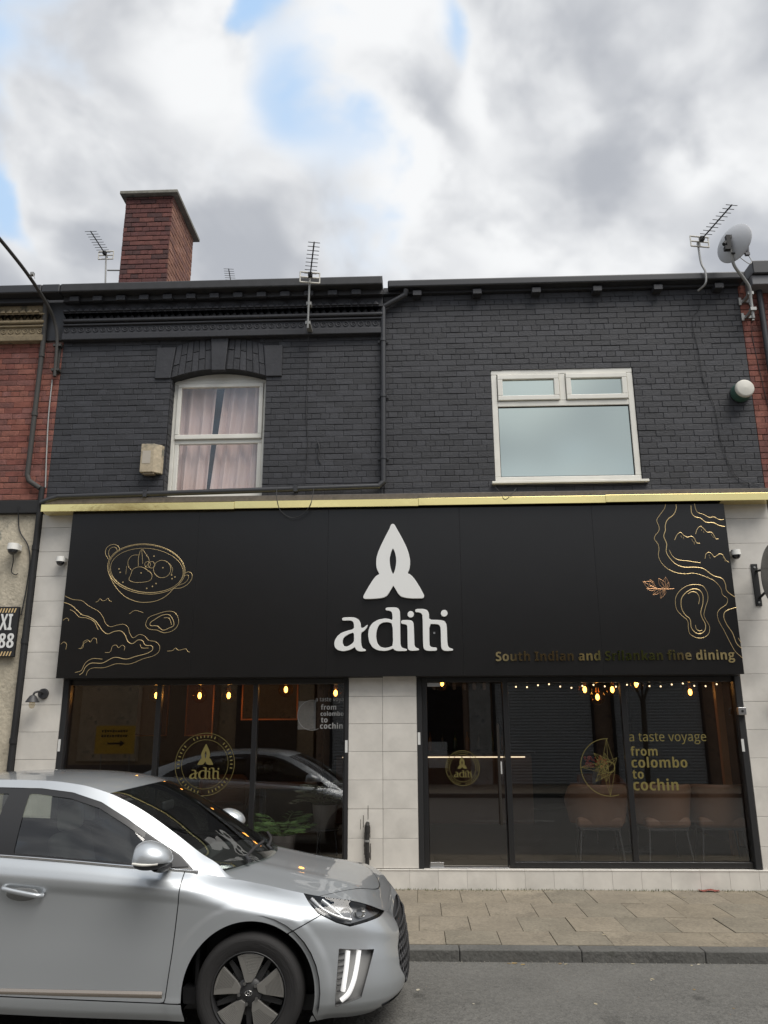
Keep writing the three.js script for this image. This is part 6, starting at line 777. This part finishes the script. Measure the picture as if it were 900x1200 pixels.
{
  const p = structure('pavement'); mesh('bedding', bb(-12, 12, -0.3, -0.010, -0.24, 2.2), jointM, p);
  const rows = [[0.024, 0.676, 0.41], [0.676, 1.256, 0.196], [1.256, 1.786, -0.008], [1.786, 2.212, 0.199]], w = 0.43;
  for (const [z0, z1, off] of rows) for (let k = -24; k < 20; k++) { const x = off + k * w; if (x < -10.5 || x > 8.2) continue; const m = mesh('paving_slab', metreUV(rb(-w / 2 + 0.0018, w / 2 - 0.0018, -0.05, 0, z0 - (z0 + z1) / 2 + 0.0018, z1 - (z0 + z1) / 2 - 0.0018, 0.004), 1, rnd() * 5, rnd() * 5), slabs[Math.floor(rnd() * 4)], p); m.position.set(x + w / 2, rr(-0.004, 0.002), (z0 + z1) / 2); m.rotation.set(rr(-0.006, 0.006), rr(-0.002, 0.002), rr(-0.006, 0.006)); }
  const k = structure('kerb'); for (let x = -11.6, i = 0; x < 9; x += 0.915, i++) { const s = mesh('kerb_stone', metreUV(rb(0.0015, 0.9135, -0.25, 0.0, 2.216, 2.366, 0.010, 3), 1, rnd() * 4, rnd() * 4), kerbM, k); s.position.set(x, rr(-0.003, 0.001), rr(-0.003, 0.003)); }
  // weeds and grit along the foot of the step
  const o = []; for (let i = 0; i < 900; i++) { const x = rr(-0.3, 4.2), z = 0.03 + Math.abs(rr(-1, 1) * rr(0, 1)) * 0.10, h = rr(0.006, 0.024), a = rnd() * 6.28, g = new THREE.BufferGeometry(); const q = 0.003; g.setAttribute('position', new THREE.Float32BufferAttribute([x - q * Math.cos(a), -0.004, z - q * Math.sin(a), x + q * Math.cos(a), -0.004, z + q * Math.sin(a), x + rr(-0.012, 0.012), h, z + rr(-0.006, 0.012)], 3)); g.computeVertexNormals(); o.push(g); }
  const wd = mesh('weeds', o, M([0.10, 0.115, 0.035], 0.9, { side: THREE.DoubleSide })); wd.userData = { kind: 'stuff', label: 'thin line of weeds and moss at the foot of the tiled step', category: 'weeds' };
  const gr = []; for (let i = 0; i < 260; i++) { const g = new THREE.TetrahedronGeometry(rr(0.002, 0.006)); g.translate(rr(-0.3, 4), -0.082, 2.37 + Math.abs(rr(-1, 1) * rr(0, 1)) * 0.25); gr.push(g); } for (let i = 0; i < 260; i++) { const g = new THREE.TetrahedronGeometry(rr(0.0015, 0.004)); g.translate(rr(-0.3, 4), -0.083, rr(2.4, 4.6)); gr.push(g); }
  const gm = mesh('grit', gr, M([0.3, 0.28, 0.24], 0.9)); gm.userData = { kind: 'stuff', label: 'loose grit scattered along the gutter', category: 'grit' };
  // fallen leaves
  const leafG = () => { const s = new THREE.Shape(); s.moveTo(-0.5, 0); s.bezierCurveTo(-0.2, 0.42, 0.25, 0.34, 0.5, 0); s.bezierCurveTo(0.25, -0.34, -0.2, -0.42, -0.5, 0); const g = new THREE.ShapeGeometry(s, 8); g.rotateX(-Math.PI / 2); const p = g.attributes.position; for (let i = 0; i < p.count; i++) p.setY(i, 0.35 * p.getZ(i) ** 2 + 0.2 * p.getX(i) ** 2 + 0.12 * Math.abs(p.getZ(i))); g.computeVertexNormals(); return g; };
  const lm = [[0.30, 0.21, 0.09], [0.36, 0.31, 0.21], [0.2, 0.14, 0.07], [0.42, 0.38, 0.3]].map((c) => M(c, 0.8, { side: THREE.DoubleSide }));
  [[0.7, 2.40, 0.075, 0], [0.76, 2.43, 0.06, 0], [0.66, 2.405, 0.05, 2], [1.04, 2.40, 0.06, 2], [1.08, 2.41, 0.045, 1], [1.58, 2.39, 0.05, 1], [1.617, 2.763, 0.05, 1], [1.60, 2.79, 0.035, 3], [1.83, 2.99, 0.045, 2], [-0.02, 3.05, 0.06, 3], [0.334, 3.32, 0.03, 3], [1.109, 3.3, 0.05, 1], [2.06, 2.39, 0.05, 3], [2.0, 2.42, 0.04, 1], [1.95, 3.36, 0.03, 2]].forEach(([x, z, s, k]) => { const l = mesh('fallen_leaf', leafG(), lm[k]); l.scale.setScalar(s * 0.72); l.position.set(x, -0.0845, z); l.rotation.y = rnd() * 6.28; tag(l, ['small ochre fallen leaf lying in the road gutter', 'small buff fallen leaf lying on the road', 'small brown fallen leaf lying on the road', 'small pale dried leaf lying on the road'][k], 'leaf', 'fallen leaves ' + k); });
  [[1.48, 1.9], [2.6, 0.4], [3.1, 0.15], [0.2, 0.12]].forEach(([x, z]) => { const l = mesh('fallen_leaf', leafG(), lm[1]); l.scale.setScalar(0.04); l.position.set(x, 0.001, z); l.rotation.y = rnd() * 6.28; tag(l, 'small buff fallen leaf lying on the paving slabs', 'leaf', 'leaves on the pavement'); });
  const rag = mesh('wrapper', new THREE.PlaneGeometry(0.2, 0.07, 14, 6).rotateX(-Math.PI / 2), M([0.2, 0.05, 0.035], 0.7, { side: THREE.DoubleSide })); { const p = rag.geometry.attributes.position; for (let i = 0; i < p.count; i++) p.setY(i, 0.004 + 0.02 * noise(p.getX(i) * 40, p.getZ(i) * 40, 3)); rag.geometry.computeVertexNormals(); } rag.position.set(2.95, 0.0, 0.09); tag(rag, 'flattened dull red wrapper at the foot of the tiled step', 'litter');
  // centre line
  const cl = structure('road_marking'); for (let x = -14; x < 14; x += 3) mesh('dash', metreUV(bb(x, x + 1.6, -0.084, -0.081, 7.0, 7.09)), M([0.45, 0.45, 0.42], 0.8, { map: slabMap }), cl);
}
// ---------------------------------------------------------------- the other side of the street (mirrored in the shop windows, the car and the trim)
{
  const p = structure('pavement'); mesh('paving', metreUV(bb(-30, 30, -0.2, 0.02, 12.6, 17)), slabs[0], p); mesh('kerb_line', metreUV(rb(-30, 30, -0.2, 0.02, 12.44, 12.598, 0.015)), kerbM, p);
  const sand = M([0.50, 0.36, 0.22], 0.9, { map: stoneMap, bumpMap: grain, bumpScale: 0.006 }), sand2 = M([0.62, 0.48, 0.32], 0.9, { map: stoneMap }), dk = P([0.02, 0.02, 0.022], 0.15);
  function block(label, x0, x1, h, mat, trim, shop, gable) {
    const b = thing('street_building', label, 'building'); mesh('wall', metreUV(bb(x0, x1, 0.0, h, 16, 24)), mat, b);
    mesh('cornice', metreUV(rb(x0 - 0.01, x1 + 0.01, h - 0.3, h - 0.08, 15.8, 16.1, 0.02)), trim, b);
    for (let x = x0 + 1.2; x < x1 - 1; x += 2.3) { const w = new THREE.Group(); w.name = 'window'; b.add(w); mesh('surround', metreUV(merged([rb(x - 0.12, x + 1.12, 4.0, 4.15, 15.9, 16.02, 0.01), rb(x - 0.12, x + 1.12, 5.75, 6.0, 15.92, 16.02, 0.01)])), trim, w); mesh('frame', [bb(x, x + 1, 4.15, 4.22, 15.95, 16.03), bb(x, x + 1, 5.68, 5.75, 15.95, 16.03), bb(x, x + 0.07, 4.22, 5.68, 15.95, 16.03), bb(x + 0.93, x + 1, 4.22, 5.68, 15.95, 16.03), bb(x + 0.07, x + 0.93, 4.93, 4.99, 15.955, 16.03)], mats.white, w); mesh('pane', bb(x + 0.07, x + 0.93, 4.22, 5.68, 15.98, 15.99), dk, w); }
    const r = new THREE.Group(); r.name = 'roof'; b.add(r); const s = gable ? shapeOf([[x0 - 0.1, h], [x1 + 0.1, h], [(x0 + x1) / 2, h + gable]]) : shapeOf([[x0, h], [x1, h], [x1, h + 0.15], [x0, h + 0.15]]); mesh('slates', metreUV(ext(s, 8.2, 15.9)), gable ? mat : slate, r);
    return b;
  }
  const A = block('sandstone building with a gable across the street', -16, -3.2, 6.6, sand, sand2, 0, 2.2);
  for (let k = 0; k < 5; k++) mesh('shop_panel', metreUV(rb(-15.4 + k * 2.45, -13.5 + k * 2.45, 0.7, 3.0, 15.93, 16.01, 0.01)), [sand2, M([0.10, 0.05, 0.03], 0.5), sand2, M([0.2, 0.13, 0.08], 0.6), dk][k], A); mesh('stall_riser', metreUV(bb(-15.6, -3.3, 0.02, 0.6, 15.9, 16.005)), M([0.1, 0.08, 0.07], 0.7), A);
  const B = block('dark brick parade with roller shutters across the street', -3.1, 11.5, 6.05, M([0.36, 0.25, 0.18], 0.9, { map: stoneMap }), stone, 0, 0);
  [[-3.0, 2.85, [0.62, 0.58, 0.5]], [2.9, 4.9, [0.07, 0.045, 0.03]], [4.95, 6.0, [0.6, 0.52, 0.36]], [6.05, 8.1, [0.12, 0.08, 0.05]], [8.15, 11.4, [0.66, 0.6, 0.48]]].forEach(([a, b, c]) => mesh('added_fascia_board', metreUV(rb(a, b, 3.02, 4.0, 15.84, 16.0, 0.01)), M(c, 0.6, { map: stoneMap }), B));  // unseen boards, added and coloured for what the gold tagline mirrors
  const shutM = M([0.42, 0.43, 0.43], 0.5);
  for (const [x0, x1] of [[2.4, 5.3], [6.0, 8.6], [-2.6, -0.4]]) { const s = new THREE.Group(); s.name = 'roller_shutter'; B.add(s); const o = []; for (let y = 0.06; y < 3.0; y += 0.09) { const c = new THREE.CylinderGeometry(0.055, 0.055, x1 - x0, 6, 1, false); c.rotateZ(Math.PI / 2); c.translate((x0 + x1) / 2, y, 15.99); o.push(c); } mesh('slats', o, shutM, s).userData.kind = 'stuff'; mesh('guide', [bb(x0 - 0.08, x0, 0.02, 3, 15.9, 16.01), bb(x1, x1 + 0.08, 0.02, 3, 15.9, 16.01)], mats.dark, s); }
  mesh('pale_pier', metreUV(bb(1.6, 2.25, 0.02, 3.0, 15.92, 16.01)), M([0.5, 0.49, 0.46], 0.8, { map: stoneMap }), B); mesh('doorway', bb(-0.1, 1.4, 0.02, 2.9, 15.96, 16.005), dk, B); mesh('pale_panel', bb(0.0, 0.9, 0.5, 1.25, 15.9, 15.955), M([0.5, 0.5, 0.49], 0.6), B);
  block('tall dark terrace further along the street', 11.6, 26, 6.4, redBrick[1], stone, 0, 0);
  // yellow temporary sign, its small print too small to read
  const y = thing('temporary_sign', 'yellow temporary arrow sign leaning on the opposite pavement', 'sign', [-8.4, 0.02, 13.4]); const ym = M([0.62, 0.36, 0.03], 0.6), g0 = new THREE.Group();
  mesh('board', bx(1.1, 0.75, 0.02, 0, 1.35, 0), ym, y); mesh('leg', rod([-0.4, 0, 0.2], [-0.4, 1.7, 0.02], 0.015), mats.galv, y); mesh('leg', rod([0.4, 0, 0.2], [0.4, 1.7, 0.02], 0.015), mats.galv, y); mesh('arrow', [bx(0.4, 0.05, 0.004, 0, 1.25, -0.013), new THREE.ConeGeometry(0.1, 0.14, 3).scale(1, 1, 0.03).rotateZ(-Math.PI / 2).translate(0.22, 1.25, -0.013)], mats.black, y);
  const pr = []; for (const yy of [1.58, 1.45]) for (let x = -0.36; x < 0.36; x += 0.075) pr.push(bx(0.05, rr(0.05, 0.08), 0.004, x, yy, -0.013)); mesh('print', pr, mats.black, y).userData.kind = 'stuff';
  // street tree
  const t = thing('street_tree', 'small leafy street tree across the road before the shutters', 'tree', [6.2, 0, 13.6]);
  mesh('trunk', [rod([0, 0, 0], [0.05, 2.4, 0], 0.07), rod([0.05, 2.3, 0], [0.6, 3.6, 0.2], 0.035), rod([0.05, 2.3, 0], [-0.5, 3.5, -0.2], 0.035), rod([0.05, 2.4, 0], [0.1, 4.2, 0.1], 0.03)], M([0.1, 0.08, 0.06], 0.9), t);
  const lg = new THREE.BufferGeometry(); lg.setAttribute('position', new THREE.Float32BufferAttribute([-0.06, 0, 0, 0, 0.035, 0.01, 0.06, 0, 0, -0.06, 0, 0, 0.06, 0, 0, 0, -0.035, 0.01], 3)); lg.computeVertexNormals();
  const N = 5000, lv = [], ob = new THREE.Object3D(), blobs = []; for (let k = 0; k < 16; k++) blobs.push([rr(-0.9, 0.9), rr(2.8, 4.6), rr(-0.6, 0.6), rr(0.3, 0.6)]);
  for (let k = 0; k < N; k++) { const b = blobs[k % 16], v = V(rr(-1, 1), rr(-1, 1), rr(-1, 1)); v.normalize().multiplyScalar(b[3] * Math.cbrt(rr(0.15, 1))); ob.position.set(b[0] + v.x, b[1] + v.y, b[2] + v.z); ob.rotation.set(rnd() * 6, rnd() * 6, rnd() * 6); ob.updateMatrix(); lv.push(lg.clone().applyMatrix4(ob.matrix)); }
  mesh('crown', lv, M([0.055, 0.10, 0.025], 0.7, { side: THREE.DoubleSide }), t);
}
renderer.render(scene, camera);
